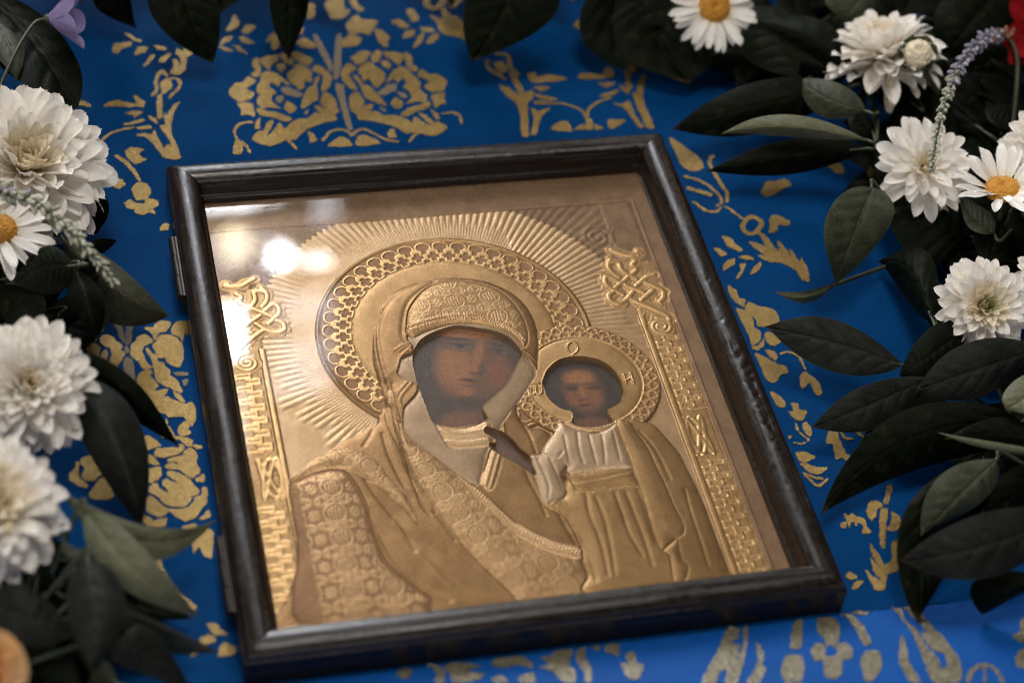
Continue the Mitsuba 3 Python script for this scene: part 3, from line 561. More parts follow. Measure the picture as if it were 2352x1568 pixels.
LINE = {
 'letter': [([(547,191),(530,168),(530,122),(549,107),(577,126),(590,155),(579,195),(560,197),(547,191)], 1.1, 0.5), ([(794,-73),(790,-145)], 1.1, 0.5), ([(835,-68),(832,-145)], 1.1, 0.5), ([(790,-123),(834,-101)], 1.1, 0.5), ([(259,-105),(254,-144),(269,-153),(283,-138),(290,-156),(310,-151),(322,-108),(310,-102)], 1.0, 0.5), ([(280,-143),(293,-95)], 1.0, 0.5), ([(271,-77),(318,-76)], 1.0, 0.5)],
 'fold': [([(-208,756),(-309,704),(-402,596),(-465,494),(-500,344),(-506,201),(-500,52),(-489,-95),(-485,-252)], 2.2, -0.7), ([(-105,752),(-197,691),(-282,605),(-334,478),(-361,358),(-349,303)], 2.2, -0.6), ([(-431,591),(-493,451),(-519,316),(-529,167),(-525,33)], 1.6, 0.5), ([(-545,-138),(-548,-273),(-519,-438),(-505,-591),(-469,-730),(-416,-890),(-355,-1073)], 1.8, -0.6), ([(-589,-324),(-586,-457),(-569,-568),(-531,-782)], 2.2, -0.8), ([(-612,-244),(-659,-329),(-702,-393)], 2.0, -0.7), ([(-519,-206),(-496,-399),(-473,-561),(-443,-734)], 2.0, 0.5), ([(-731,-628),(-698,-732),(-612,-941),(-566,-1108)], 2.6, -0.9), ([(-735,-943),(-677,-1155),(-582,-1324),(-454,-1435)], 3.0, -0.8), ([(-631,-906),(-548,-1142),(-436,-1345)], 2.6, 0.5), ([(359,-469),(347,-607),(340,-703)], 1.5, -0.7), ([(434,-457),(415,-575),(415,-665)], 1.5, -0.7), ([(492,-486),(486,-598),(482,-681)], 1.5, -0.7), ([(562,-495),(548,-592),(529,-687)], 1.5, -0.7), ([(628,-475),(621,-588),(615,-671)], 1.5, -0.7), ([(219,-577),(281,-613),(327,-577)], 1.5, -0.7), ([(183,-613),(196,-718),(197,-807),(173,-884)], 1.5, -0.7), ([(246,-622),(259,-727),(269,-816)], 1.5, -0.7), ([(378,-878),(364,-1017),(376,-1136),(373,-1271),(362,-1397)], 2.0, -0.65), ([(272,-1043),(275,-1161),(295,-1292),(294,-1418)], 2.0, -0.65), ([(425,-905),(432,-1065),(417,-1245),(397,-1402)], 2.0, -0.65), ([(530,-892),(533,-1026),(537,-1172),(566,-1299)], 2.0, -0.65), ([(589,-893),(596,-1048),(602,-1207),(600,-1367)], 2.0, -0.65), ([(657,-882),(657,-1003),(653,-1135),(655,-1246)], 2.0, -0.65), ([(203,-935),(222,-1056),(250,-1177)], 2.0, -0.65), ([(315,-782),(421,-789),(647,-758)], 1.5, -0.5), ([(332,-845),(455,-828),(654,-793)], 1.5, -0.5), ([(408,-842),(546,-833),(661,-828)], 1.5, -0.5), ([(904,-916),(893,-1049),(890,-1247),(885,-1408)], 1.5, -0.6), ([(773,-494),(820,-628),(844,-839)], 1.8, -0.6), ([(153,-220),(161,-329),(179,-445),(185,-558)], 1.6, -0.6), ([(100,-671),(113,-775),(132,-878),(140,-979)], 1.6, -0.6)],
 'trim': [([(-326,415),(-233,443),(-138,467),(-57,476),(28,470),(108,445),(183,397),(255,334),(313,238)], 1.6, 0.5), ([(-328,385),(-239,413),(-144,436),(-63,446),(22,444),(103,422),(178,374),(249,307),(297,217)], 1.4, 0.45), ([(-420,251),(-357,289),(-329,263),(-390,206),(-433,103)], 1.5, 0.45), ([(-400,241),(-349,273),(-328,240)], 1.4, 0.4), ([(-401,10),(-475,-82),(-478,-183),(-474,-253)], 1.5, 0.45), ([(-378,0),(-457,-99),(-458,-192)], 1.4, 0.4), ([(269,144),(303,94),(325,31)], 1.4, 0.4), ([(280,165),(315,123),(338,75)], 1.4, 0.4), ([(-287,-342),(-186,-373),(-77,-370),(-30,-354)], 1.2, 0.4), ([(-276,-421),(-184,-443),(-48,-437)], 1.2, 0.4), ([(-17,-497),(-131,-749)], 1.2, 0.4), ([(4,-520),(-109,-772)], 1.2, 0.4), ([(57,-330),(46,-428)], 1.2, 0.4)],
 'knot': [([(958,656),(905,700),(882,670),(886,626),(916,590),(957,550)], 2.1, 0.9), ([(938,796),(970,810),(1000,801),(999,751),(1020,709),(1067,660)], 2.1, 0.9), ([(1097,801),(1074,775),(1088,740),(1069,715),(1019,676),(928,605)], 2.1, 0.9), ([(992,619),(1035,587),(1081,551)], 2.1, 0.9), ([(1177,680),(1128,664),(1052,607)], 2.1, 0.9), ([(1114,627),(1157,594),(1193,552),(1187,498),(1153,464)], 2.1, 0.9), ([(1020,561),(965,503),(912,482),(874,503),(875,551),(903,569)], 2.1, 0.9), ([(1139,558),(1053,492)], 2.1, 0.9), ([(993,505),(1059,454),(1123,398),(1163,356),(1172,318)], 2.1, 0.9), ([(984,909),(1019,888),(1068,860),(1130,864)], 2.1, 0.9), ([(1128,859),(1136,886),(1151,868)], 2.1, 0.9), ([(956,833),(933,791),(938,735),(972,682)], 2.1, 0.9), ([(1125,770),(1132,724),(1090,674)], 2.1, 0.9), ([(1029,-563),(1033,-527),(1082,-506),(1122,-566),(1191,-647)], 2.1, 0.9), ([(1015,-660),(1077,-596),(1101,-563)], 2.1, 0.9), ([(1014,-642),(1087,-661),(1134,-694),(1203,-748)], 2.1, 0.9), ([(1057,-666),(1020,-742),(1038,-779),(1109,-753)], 2.1, 0.9), ([(1124,-584),(1153,-679),(1172,-735)], 2.1, 0.9), ([(1180,-637),(1104,-699),(1056,-764)], 2.1, 0.9), ([(1108,-417),(1140,-430),(1127,-475),(1089,-507)], 2.1, 0.9), ([(1178,-426),(1183,-482),(1199,-548)], 2.1, 0.9), ([(1093,-831),(1125,-844),(1103,-894),(1061,-914)], 2.1, 0.9), ([(1172,-780),(1159,-849),(1180,-895)], 2.1, 0.9)],
}

STEP = .36
X0, X1, Y0, Y1 = -131.0, 131.5, -156.0, 156.0
xs, ys = np.arange(X0, X1, STEP), np.arange(Y0, Y1, STEP)
GX, GY = np.meshgrid(xs, ys)
def curve(P, n=6, closed=True):
    """Catmull-Rom through the points (tenths of a millimetre)."""
    P = np.array(P, float) / 10
    if not closed: P = np.vstack([2 * P[0] - P[1], P, 2 * P[-1] - P[-2]])
    out = []
    idx = range(len(P)) if closed else range(1, len(P) - 2)
    for i in idx:
        p0, p1, p2, p3 = (P[(i + k) % len(P)] for k in (-1, 0, 1, 2))
        for t in np.linspace(0, 1, n, endpoint=False):
            out.append(.5 * (2 * p1 + (p2 - p0) * t + (2 * p0 - 5 * p1 + 4 * p2 - p3) * t * t + (3 * p1 - p0 - 3 * p2 + p3) * t ** 3))
    if not closed: out.append(P[-2])
    return np.array(out)
def mask_of(P):
    poly = sg.Polygon(P).buffer(0)
    shapely.prepare(poly)
    return shapely.contains_xy(poly, GX, GY)
MASK = {k: mask_of(curve(v, 5)) for k, v in POLY.items()}
Hm = np.zeros_like(GX); LAB = np.zeros(GX.shape, np.int16)
NAMES = ['ground', 'spandrel', 'plain_margin', 'border_ground', 'border_ornament', 'knot_plate', 'fillet', 'halo_rim', 'halo_lattice', 'halo_cell', 'halo_ring', 'small_halo_rim', 'small_halo_lattice', 'small_halo_cell', 'small_halo_ring',
         'robe', 'veil', 'cap', 'scarf', 'collar', 'mantle', 'mantle_ornament', 'trim', 'sleeve_ground', 'sleeve_ornament', 'tunic', 'child_robe', 'child_mantle', 'belt', 'letter', 'opening']
ID = {n: i for i, n in enumerate(NAMES)}
def sd(mask): return distance_transform_edt(mask) * STEP
def layer(mask, lab, base, bulge=0.0, bw=4.0, edge=1.0):
    d = sd(mask)
    h = base - .5 * np.exp(-d / edge * 1.2) + bulge * (1 - np.exp(-d / bw))
    Hm[mask] = h[mask]; LAB[mask] = ID[lab]
AX = -5.8
def rnd(i, s=0): return np.modf(np.abs(np.sin(i * 12.9898 + s * 78.233) * 43758.5453))[0]
# rays
C1 = np.array([-6.2, 35.3]); C2 = np.array([56.6, -8.8])
R1, A1 = np.hypot(GX - C1[0], GY - C1[1]), np.arctan2(GY - C1[1], GX - C1[0])
ray = A1 / (2 * np.pi) * 154
ri = np.floor(ray); rf = ray - ri
rout = 96 + 15 * rnd(ri, 1) + 40 * (GY > 62)
inside = 1 / (1 + np.exp((R1 - rout) / .8))
near_h = 1 / (1 + np.exp((R1 - 91) / 1.2)) * (GX < 40)
Hm += (.22 * np.abs(np.sin(np.pi * rf)) * (1 - near_h) + .09 * np.abs(np.sin(2 * np.pi * rf)) * near_h) * inside
edge_r = 107.5 + 2.2 * np.abs(np.sin(np.pi * rf))
up = GY > 62 + 0 * R1
Hm -= .22 * (1 / (1 + np.exp(-(R1 - edge_r) / .3))) * up
LAB[(R1 > edge_r) & up] = ID['spandrel']
# margin and border strips
SX = np.abs(GX - AX)
right = GX > AX
border = (SX > 106) & (SX <= 125.4) & (GY < 131)
layer(border, 'border_ground', .15)
LAB[border & (GY > 80)] = ID['spandrel']
Hm[border] += .12 * rnd(np.floor(GX[border] / .9) + 57 * np.floor(GY[border] / .9))
frm = (SX > 125.4) | (GY > 130.7)
layer(frm, 'plain_margin', .75)
Hm[frm] += .35 * np.exp(-((SX[frm] - 127.2) / .7) ** 2) * (GY[frm] < 131) + .3 * np.exp(-((GY[frm] - 132.5) / .7) ** 2)
fil = (SX > 105.7) & (SX < 109.3) & (GY < 37)
layer(fil, 'fillet', .85, edge=.5)
# ornament of the border, as lines mirrored about the middle
def near(pts, w):
    """(distance, index) to a dense line within 3 w, elsewhere 1e9."""
    tree = cKDTree(pts)
    lo, hi = pts.min(0) - 3 * w, pts.max(0) + 3 * w
    i0, i1 = np.searchsorted(xs, lo[0]), np.searchsorted(xs, hi[0])
    j0, j1 = np.searchsorted(ys, lo[1]), np.searchsorted(ys, hi[1])
    sub = (slice(j0, j1), slice(i0, i1))
    if i1 <= i0 or j1 <= j0: return sub, None, None
    d, k = tree.query(np.stack([GX[sub], GY[sub]], -1), distance_upper_bound=3 * w)
    return sub, d, k
def dense(P, step=.25):
    P = np.asarray(P, float); seg = np.hypot(*np.diff(P, axis=0).T)
    s = np.r_[0, np.cumsum(seg)]; t = np.arange(0, s[-1], step)
    return np.stack([np.interp(t, s, P[:, 0]), np.interp(t, s, P[:, 1])], 1)
def ridge(P, w, h, lab=None, over=None, base=None, rope=0.0):
    pts = dense(P); sub, d, k = near(pts, w)
    if d is None: return
    on = np.ones(d.shape, bool) if over is None else over[sub]
    if lab:                                    # a strap with a flat rounded back
        prof = np.clip((w / 2 + .25 - d) / .5, 0, 1)
        hh = (base if base is not None else 0) + h * prof * (1 - .25 * (np.minimum(d, w) / (w / 2)) ** 2)
        m = on & (prof > .5)
        Hm[sub] = np.where(on & (prof > 0), np.maximum(Hm[sub], hh), Hm[sub])
        LAB[sub] = np.where(m, ID[lab], LAB[sub])
    else:
        g = np.where(np.isfinite(d), np.exp(-(np.minimum(d, 99) / (w * .6)) ** 2), 0)
        if rope: g = g * (1 - rope * .5 + rope * .5 * np.sin(k * .25 * 2 * np.pi / 1.5))
        Hm[sub] += np.where(on, h * g, 0)
lines = []
knots = []
for P, w, h in LINE['knot'][:12]: knots.append(np.stack([curve(P, 6, False)[:, 0] - AX, curve(P, 6, False)[:, 1]], 1))
th = np.linspace(0, 4.2 * np.pi, 90)
lines.append(np.stack([116.4 + (1.0 + .42 * th) * np.cos(th + 1), 27.5 + (1.0 + .42 * th) * np.sin(th + 1)], 1))
faint = np.stack([98.0 + (1.5 + .6 * th) * np.cos(-th), 103 + (1.5 + .6 * th) * np.sin(-th)], 1)
for s in (1, -1): ridge(np.stack([AX + s * faint[:, 0], faint[:, 1]], 1), 2.2, .3)
tl = np.linspace(0, 2 * np.pi, 160)
lines.append(np.stack([114.6 + 5.4 * np.cos(2 * tl), -54 + 13 * np.cos(3 * tl + .55)], 1))
kt = cKDTree(np.vstack([dense(P) for P in knots + lines if P[:, 1].mean() > 20]))   # the plate the upper knot lies on
dk = kt.query(np.stack([SX, GY], -1), distance_upper_bound=8)[0]
m = dk < 3.4 + .7 * np.sin(np.arctan2(GY - 60, SX - 106) * 19)
Hm[m] = .34; LAB[m] = ID['knot_plate']
comb = border & (((GY > -36) & (GY < 20)) | (GY < -72))
fy = np.modf(GY / 9.2 + 50)[0]
tooth_in, tooth_out = np.abs(fy - .5) < .27, np.abs(fy - .5) > .27
plate_ = comb & (SX > 110.6) & ((SX > 115.2) | tooth_in) & ((SX < 119.6) | tooth_out) & ~((np.abs(fy - .5) < .075) & (SX > 112.6) & (SX < 118.4)) & ~((np.abs(np.abs(fy - .5) - .5) < .075) & (SX > 117) & (SX < 122.6))
Hm[plate_] = .52; LAB[plate_] = ID['border_ornament']
Hm[comb & ~plate_] += .08 * np.sin((GX + GY)[comb & ~plate_] * 2 * np.pi / 1.5)
for P in lines:
    for s in (1, -1):
        ridge(np.stack([AX + s * P[:, 0], P[:, 1]], 1), 2.2, .32, 'border_ornament', base=.3)
for P in knots:
    for s in (1, -1):
        ridge(np.stack([AX + s * P[:, 0], P[:, 1]], 1), 2.9, .45, 'border_ornament', base=.3)
# haloes
def cells(r, ang, N, ro, ri_, shape):
    u = ang / (2 * np.pi) * N; cu = (u - np.round(u)) * 2 * np.pi / N; hu = (u - np.floor(u) - .5) * 2 * np.pi / N
    arch = np.hypot(cu * ro, r - ro)
    big = np.hypot(cu * ro / 5.0, (r - ro) / 4.1); cupd = np.hypot(cu * ro / 3.75, (r - ro) / 2.75)
    if shape == 1:
        cup = (cupd < 1) | ((np.abs(cu * r) < 1.3) & (r > ro - 5.4) & (r < ro))
        v = r - ri_
        cross = ((np.abs(hu * r) < 1.25) & (np.abs(v) < 3.4)) | ((np.abs(hu * r) < 3.2) & (np.abs(v) < 1.25))
        tooth = (np.abs(cu * r) < 1.4) & (r < ri_ - 2.6)
        raised = ((big < 1) | (r < ro - .8)) & ~cup & ~cross & ~tooth
    else:
        tre = lambda du, dv: (np.hypot(du, dv - .75) < 1.0) | (np.hypot(du - 1.2, dv + .55) < 1.0) | (np.hypot(du + 1.2, dv + .55) < 1.0)
        raised = ((arch < 3.3) | (r < ro - .4)) & ~tre(cu * ro, r - ro - .1) & ~tre(hu * ri_, r - ri_ - .1)
    return raised
h1 = R1 < 77.2
layer(h1, 'halo_rim', .55, edge=.5)
Hm[h1] += .4 * np.exp(-((R1[h1] - 75.8) / .8) ** 2) - .25 * np.exp(-((R1[h1] - 73.9) / .5) ** 2)
band = (R1 > 57) & (R1 < 74)
r_ = cells(R1, A1, 42, 69.6, 61.9, 1)
Hm[band] = .62; LAB[band] = ID['halo_cell']
Hm[band & r_] = .98; LAB[band & r_] = ID['halo_lattice']
m = (R1 <= 57); layer(m, 'halo_ring', .95, .5, 6)
Hm[m] += .035 * np.sin(ray[m] * 2 * np.pi * 3.2 + R1[m] * .8)
# woman
layer(MASK['mother'], 'robe', 1.15, 1.2, 9)
R2, A2 = np.hypot(GX - C2[0], GY - C2[1]), np.arctan2(GY - C2[1], GX - C2[0])
h2 = R2 < 42
layer(h2, 'small_halo_rim', 1.75, edge=.5)
Hm[h2] += .5 * np.exp(-((R2[h2] - 41) / .6) ** 2)
band = (R2 > 32.2) & (R2 < 41.4)
r_ = cells(R2, A2 + .05, 35, 38.2, 34.7, 2) | (R2 < 32.9)
tmp = band & ~r_; arch_out = R2 > 39.4
Hm[band] = 1.62; LAB[band] = ID['small_halo_cell']
Hm[band & r_] = 1.95; LAB[band & r_] = ID['small_halo_lattice']
m = R2 <= 32.2; layer(m, 'small_halo_ring', 1.7, .5, 5)
Hm[m] += .07 * np.sin((GX[m] * .8 + GY[m]) * 2 * np.pi / 1.3) * np.sin((GX[m] - .8 * GY[m]) * 2 * np.pi / 1.3)
for P, w, h in LINE['letter']: ridge(curve(P, 6, False), w, h, 'letter', base=2.2)
veil = MASK['veil_in'] | MASK['scarf'] | (MASK['mother'] & (GY > 2))
layer(veil & MASK['mother'] | MASK['scarf'], 'veil', 1.7, 1.3, 7)
def ornament(u, v):
    """Woven pattern of striped medallions, scrolls and lozenges; period 24 x 15.5 mm."""
    u = u * 24 / 20.4; v = v * 15.5 / 16.3; u = (u / 24 - np.round(u / 24)) * 24; v = (v / 15.5 - np.round(v / 15.5)) * 15.5
    au, av = np.abs(u), np.abs(v); bv = 7.75 - av
    med = (u / 4.7) ** 2 + (v / 3.9) ** 2
    out = (med < 1) & (np.sin(u * 2 * np.pi / 2.1) > -.1)
    out |= np.abs(np.sqrt((u / 6.6) ** 2 + (v / 5.6) ** 2) - 1) < .075
    out |= au ** .6 + bv ** .6 < 2.1
    rs = np.hypot(au - 5.6, bv); out |= (np.abs(rs - 2.7) < .42) & (au < 7.3); out |= (np.abs(rs - 1.3) < .3) & (au < 6.4)
    lz = (12 - au) + av; out |= (np.abs(lz - 3.0) < .42) | (lz < 1.1) | (np.abs(np.abs(au - 12) - av) < .3) & (lz < 5.5)
    hd = np.hypot(au - 9.6, bv - .3); out |= ((hd < 2.0) & (hd > .5)) | (np.hypot(au - 8.4, bv - 2.2) < .8)
    return out
def patterned(mask, ang, u0, v0, ground, raised, h=.3):
    c, s = math.cos(math.radians(ang)), math.sin(math.radians(ang))
    wob = .5 * np.sin(GY * .21) + .4 * np.sin(GX * .17 + 1)
    o = ornament((GX - u0) * c + (GY - v0) * s + wob, -(GX - u0) * s + (GY - v0) * c + wob)
    m = mask & o; Hm[m] += h; LAB[m] = ID[raised]
layer(MASK['shoulder'], 'mantle', 1.9, .7, 4); patterned(MASK['shoulder'], 35, -60, -66, 'mantle', 'mantle_ornament', .09)
layer(MASK['sleeve'], 'sleeve_ground', 1.5, 1.6, 10); slv = MASK['sleeve'] & (sd(MASK['sleeve']) > 2.2)
patterned(slv & (GX > -108 + .0 * GY), 0, -92, -82.2, 'sleeve_ground', 'sleeve_ornament', .10)
layer(MASK['mantle'], 'mantle', 2.0, .9, 6); patterned(MASK['mantle'] & ~MASK['braid'], 22, -29.5, -90.6, 'mantle', 'mantle_ornament', .09)
layer(MASK['cap'] & veil, 'cap', 2.2, 1.0, 5); patterned(MASK['cap'] & (sd(MASK['cap']) > 2), 4, -2, 58, 'cap', 'mantle_ornament', .08)
layer(MASK['scarf'] & ~MASK['cap'], 'scarf', 1.7, .6, 4)
layer(MASK['collar'], 'collar', 2.0, .3, 3); layer(MASK['placket'], 'trim', 1.9, .3, 2)
layer(MASK['braid'], 'trim', 2.9, .3, 2)
bm = MASK['braid']; q = GX * .83 - GY * .56
Hm[bm] += .14 * np.sin(q[bm] * 2 * np.pi / 1.7) * (sd(bm)[bm] > .9)
# child
layer(MASK['child_robe'], 'child_robe', 1.9, 1.3, 8); layer(MASK['belt'], 'belt', 2.9, .5, 4)
layer(MASK['tunic'], 'tunic', 2.4, .9, 5); layer(MASK['flap'], 'child_mantle', 3.0, .6, 5); layer(MASK['flap_tail'], 'child_mantle', 2.7, .5, 3)
Hm[MASK['flap']] += .05 * np.sin((GX + GY * .6)[MASK['flap']] * 2 * np.pi / 1.25)
Hm[MASK['belt']] += .06 * np.sin((GX * 1.0 + GY * .25)[MASK['belt']] * 2 * np.pi / 1.25)
layer(MASK['child_neck'] & ~MASK['child_face'], 'trim', 2.6, .2, 2)
body = MASK['mother'] | MASK['child_robe'] | veil | MASK['tunic']
for P, w, h in LINE['fold']: ridge(curve(P, 6, False), w, h * .38, over=body)
for P, w, h in LINE['trim']: ridge(curve(P, 6, False), w, h, over=body, rope=.7)
op = MASK['face'] | MASK['child_face'] | MASK['hand']
rim = distance_transform_edt(~op) * STEP
Hm += .3 * np.exp(-(rim / .6) ** 2) * (rim > 0) * (rim < 3)
# two low waves of the beaten sheet, then a slight softening as of thin metal
Hm += .25 * (meshkit.noise(np.stack([GX / 26, GY / 26, 0 * GX], -1)) - .5) + .07 * (meshkit.noise(np.stack([GX / 5, GY / 5, 0 * GX + 3], -1)) - .5)
Hm = gaussian_filter(Hm, .55)
LAB[op] = ID['opening']; Hm[op] = -.95
ZB = .0040                                     # height of the sheet above the table, m
ny, nx = GX.shape
V = np.stack([GX * mm_, GY * mm_, ZB + Hm * mm_], -1).reshape(-1, 3)
I, J = np.meshgrid(np.arange(ny - 1), np.arange(nx - 1), indexing='ij')
qa = (I * nx + J).ravel(); Q = np.stack([qa, qa + 1, qa + nx + 1, qa + nx], 1)
ql = LAB.ravel()[Q]; lab_q = np.where((ql == ID['opening']).all(1), ID['opening'], np.where(ql == ID['opening'], -1, ql).max(1))
def tarnish(a, b, sc=1.0):
    def f(p, n, uv):
        t = fbm(p.x * 120 * sc, p.y * 120 * sc, 0, 4) * .6 + noise(p.x * 1700, p.y * 1700) * .4
        return mix(a, b, smoothstep(.3, .75, t))
    return proc(f)
def gilt(key, a, b, rough, metal):
    scene[key] = two({'type': 'principled', 'base_color': tarnish(a, b), 'roughness': rough, 'metallic': metal, 'specular': .5})
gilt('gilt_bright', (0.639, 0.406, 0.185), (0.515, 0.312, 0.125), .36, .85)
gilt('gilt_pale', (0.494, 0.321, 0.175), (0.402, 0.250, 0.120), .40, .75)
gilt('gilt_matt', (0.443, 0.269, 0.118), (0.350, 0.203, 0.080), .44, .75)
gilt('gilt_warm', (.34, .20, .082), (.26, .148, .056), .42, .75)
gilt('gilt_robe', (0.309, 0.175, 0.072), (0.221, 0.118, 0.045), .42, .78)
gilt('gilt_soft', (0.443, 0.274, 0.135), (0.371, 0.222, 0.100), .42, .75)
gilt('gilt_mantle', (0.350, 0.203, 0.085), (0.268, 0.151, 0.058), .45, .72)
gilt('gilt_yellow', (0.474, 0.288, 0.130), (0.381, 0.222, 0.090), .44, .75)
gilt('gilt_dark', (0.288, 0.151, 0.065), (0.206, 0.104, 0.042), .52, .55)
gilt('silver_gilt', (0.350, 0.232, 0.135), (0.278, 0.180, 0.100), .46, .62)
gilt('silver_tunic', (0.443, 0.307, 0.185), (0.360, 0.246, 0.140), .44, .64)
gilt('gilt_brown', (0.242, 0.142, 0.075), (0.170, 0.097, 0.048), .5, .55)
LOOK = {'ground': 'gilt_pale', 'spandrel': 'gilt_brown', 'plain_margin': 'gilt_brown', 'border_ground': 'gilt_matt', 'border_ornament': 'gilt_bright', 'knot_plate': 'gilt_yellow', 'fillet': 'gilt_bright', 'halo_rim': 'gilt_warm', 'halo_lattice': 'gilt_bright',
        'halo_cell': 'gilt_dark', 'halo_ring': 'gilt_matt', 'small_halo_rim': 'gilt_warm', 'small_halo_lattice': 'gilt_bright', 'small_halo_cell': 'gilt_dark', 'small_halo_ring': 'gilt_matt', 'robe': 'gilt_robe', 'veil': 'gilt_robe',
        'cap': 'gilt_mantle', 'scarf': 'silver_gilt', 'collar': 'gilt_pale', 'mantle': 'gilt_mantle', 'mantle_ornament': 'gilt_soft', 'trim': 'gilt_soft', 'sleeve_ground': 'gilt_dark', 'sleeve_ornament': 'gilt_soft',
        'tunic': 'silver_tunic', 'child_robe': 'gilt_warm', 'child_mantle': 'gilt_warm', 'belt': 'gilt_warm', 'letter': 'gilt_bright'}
COVER = ICON + '__gilt_cover'
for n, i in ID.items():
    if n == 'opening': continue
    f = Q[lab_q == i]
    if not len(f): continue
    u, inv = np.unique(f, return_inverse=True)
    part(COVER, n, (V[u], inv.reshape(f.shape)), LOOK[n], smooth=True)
# the painted panel under the openings: faces and hand in brown oil paint
def blob(x, y, cx, cy, rx, ry, rot=0.0, soft=.5):
    c, s = math.cos(rot), math.sin(rot)
    u = ((x - cx) * c + (y - cy) * s) / rx; v = (-(x - cx) * s + (y - cy) * c) / ry
    return 1 - smoothstep(1 - soft, 1 + soft, dr.sqrt(u * u + v * v))
def paint(p, n, uv):
    x, y = p.x * 1000, p.y * 1000
    g = fbm(x * .55, y * .55, 0, 3)
    dark, skin, red, eye = (.055, .034, .024), (.34, .14, .054), (.23, .075, .035), (.03, .022, .02)
    c = mix((.045, .03, .024), (.085, .055, .04), g)
    # woman's face
    c = mix(c, (.15, .07, .036), .95 * blob(x, y, -1, 13, 19, 29, -.30, .3))
    c = mix(c, skin, .85 * blob(x, y, -11, 12, 10, 17, -.15, .5))
    c = mix(c, red, .6 * blob(x, y, 12, 4, 7, 11, -.2, .5))
    c = mix(c, skin, .8 * blob(x, y, 1, 36, 15, 4.4, -.15, .5))
    c = mix(c, (.105, .066, .046), .75 * blob(x, y, -5, 28.5, 12, 5.0, -.2, .4))
    c = mix(c, (.085, .055, .04), .75 * blob(x, y, 15.5, 21.5, 6.5, 4.2, -.3, .4))
    c = mix(c, skin, .75 * blob(x, y, 3.5, 19, 2.6, 11, -.33, .5)); c = mix(c, skin, .7 * blob(x, y, .2, 9.5, 2.8, 2.6, 0, .6))
    c = mix(c, (.05, .03, .022), .8 * blob(x, y, -5, 32.6, 9, 1.0, -.22, .6)); c = mix(c, (.05, .03, .022), .75 * blob(x, y, 15.5, 25.6, 5.5, .9, -.4, .6))
    c = mix(c, (.16, .10, .07), .7 * blob(x, y, -5.5, 27, 6.5, 1.7, -.18, .4)); c = mix(c, eye, .95 * blob(x, y, -4.6, 27, 2.2, 1.6, 0, .4)); c = mix(c, eye, .8 * blob(x, y, -5.5, 28.6, 7, .6, -.18, .6))
    c = mix(c, (.14, .085, .06), .6 * blob(x, y, 15, 20.6, 4.6, 1.4, -.3, .4)); c = mix(c, eye, .9 * blob(x, y, 15.6, 20.6, 1.8, 1.4, 0, .4)); c = mix(c, eye, .75 * blob(x, y, 15, 21.9, 5, .6, -.3, .6))
    c = mix(c, (.065, .04, .03), .75 * blob(x, y, 3.2, 8.6, 2.0, 4.0, -.3, .6)); c = mix(c, (.05, .028, .022), .7 * blob(x, y, -.6, 6.2, 3.4, .8, -.2, .6))
    c = mix(c, (.12, .035, .024), .85 * blob(x, y, -5.4, 1.4, 4.6, 1.5, -.25, .5)); c = mix(c, (.05, .02, .016), .8 * blob(x, y, -5.4, 1.6, 4.8, .5, -.25, .6))
    c = mix(c, (.08, .045, .03), .6 * blob(x, y, -6.4, -2.4, 4, .9, -.25, .6)); c = mix(c, skin, .65 * blob(x, y, -8.2, -6.4, 4.6, 3.0, 0, .6))
    c = mix(c, (.05, .032, .026), .8 * blob(x, y, -8, -14.5, 15, 3.2, -.25, .6))
    c = mix(c, (.22, .095, .042), .7 * blob(x, y, -16, -26.5, 12, 6, .1, .6))
    # child's face
    k = (x > 30)
    d = mix((.032, .022, .018), (.05, .035, .028), g)
    d = mix(d, (.20, .085, .036), .95 * blob(x, y, 55, -14, 10.5, 15, .05, .35))
    d = mix(d, skin, .8 * blob(x, y, 55, -3.6, 8, 4.6, 0, .5))
    d = mix(d, eye, .8 * blob(x, y, 49.8, -11.3, 4.2, 1.9, 0, .5))
    d = mix(d, eye, .75 * blob(x, y, 62, -12.4, 4.0, 1.8, -.1, .5))
    d = mix(d, (.05, .03, .02), .6 * blob(x, y, 50, -8.6, 5, .9, 0, .6)); d = mix(d, (.05, .03, .02), .6 * blob(x, y, 62, -9.6, 5, .9, -.1, .6))
    d = mix(d, skin, .6 * blob(x, y, 54.4, -15, 1.6, 5, 0, .6)); d = mix(d, red, .6 * blob(x, y, 49, -19, 4, 4, 0, .7)); d = mix(d, red, .5 * blob(x, y, 60.5, -20, 3.4, 4, 0, .7))
    d = mix(d, (.07, .03, .02), .7 * blob(x, y, 53.4, -20.2, 2.6, 1.0, 0, .5)); d = mix(d, (.06, .02, .015), .8 * blob(x, y, 53.2, -24.4, 3.6, 1.0, 0, .5))
    d = mix(d, (.17, .07, .032), .8 * blob(x, y, 53, -38, 11, 5, 0, .4))
    c = dr.select(k, d, c)
    hand = (y < -34) & (x > -8) & (x < 30)
    e = mix((.075, .044, .030), (.13, .074, .048), g)
    e = mix(e, (.14, .07, .045), .7 * blob(x, y, 4, -52, 10, 4, -.6, .6))
    c = dr.select(hand & (x < 28), e, c)
    return c * (.55 + .9 * fbm(x * 1.3, y * 1.3, 0, 4)) * .9

scene['oil_paint'] = {'type': 'bumpmap', 'scale': .00007, 'a': proc(lambda p, n, uv: fbm(p.x * 420, p.y * 420, 0, 3), 3e-4),
    'b': {'type': 'principled', 'base_color': proc(paint), 'roughness': .42, 'specular': .4}}
part(ICON, 'painted_panel', quad((0, 0, ZB - .0008), (.12, 0, 0), (0, .14, 0)), 'oil_paint', label='dark painted faces and hand seen through the cover')

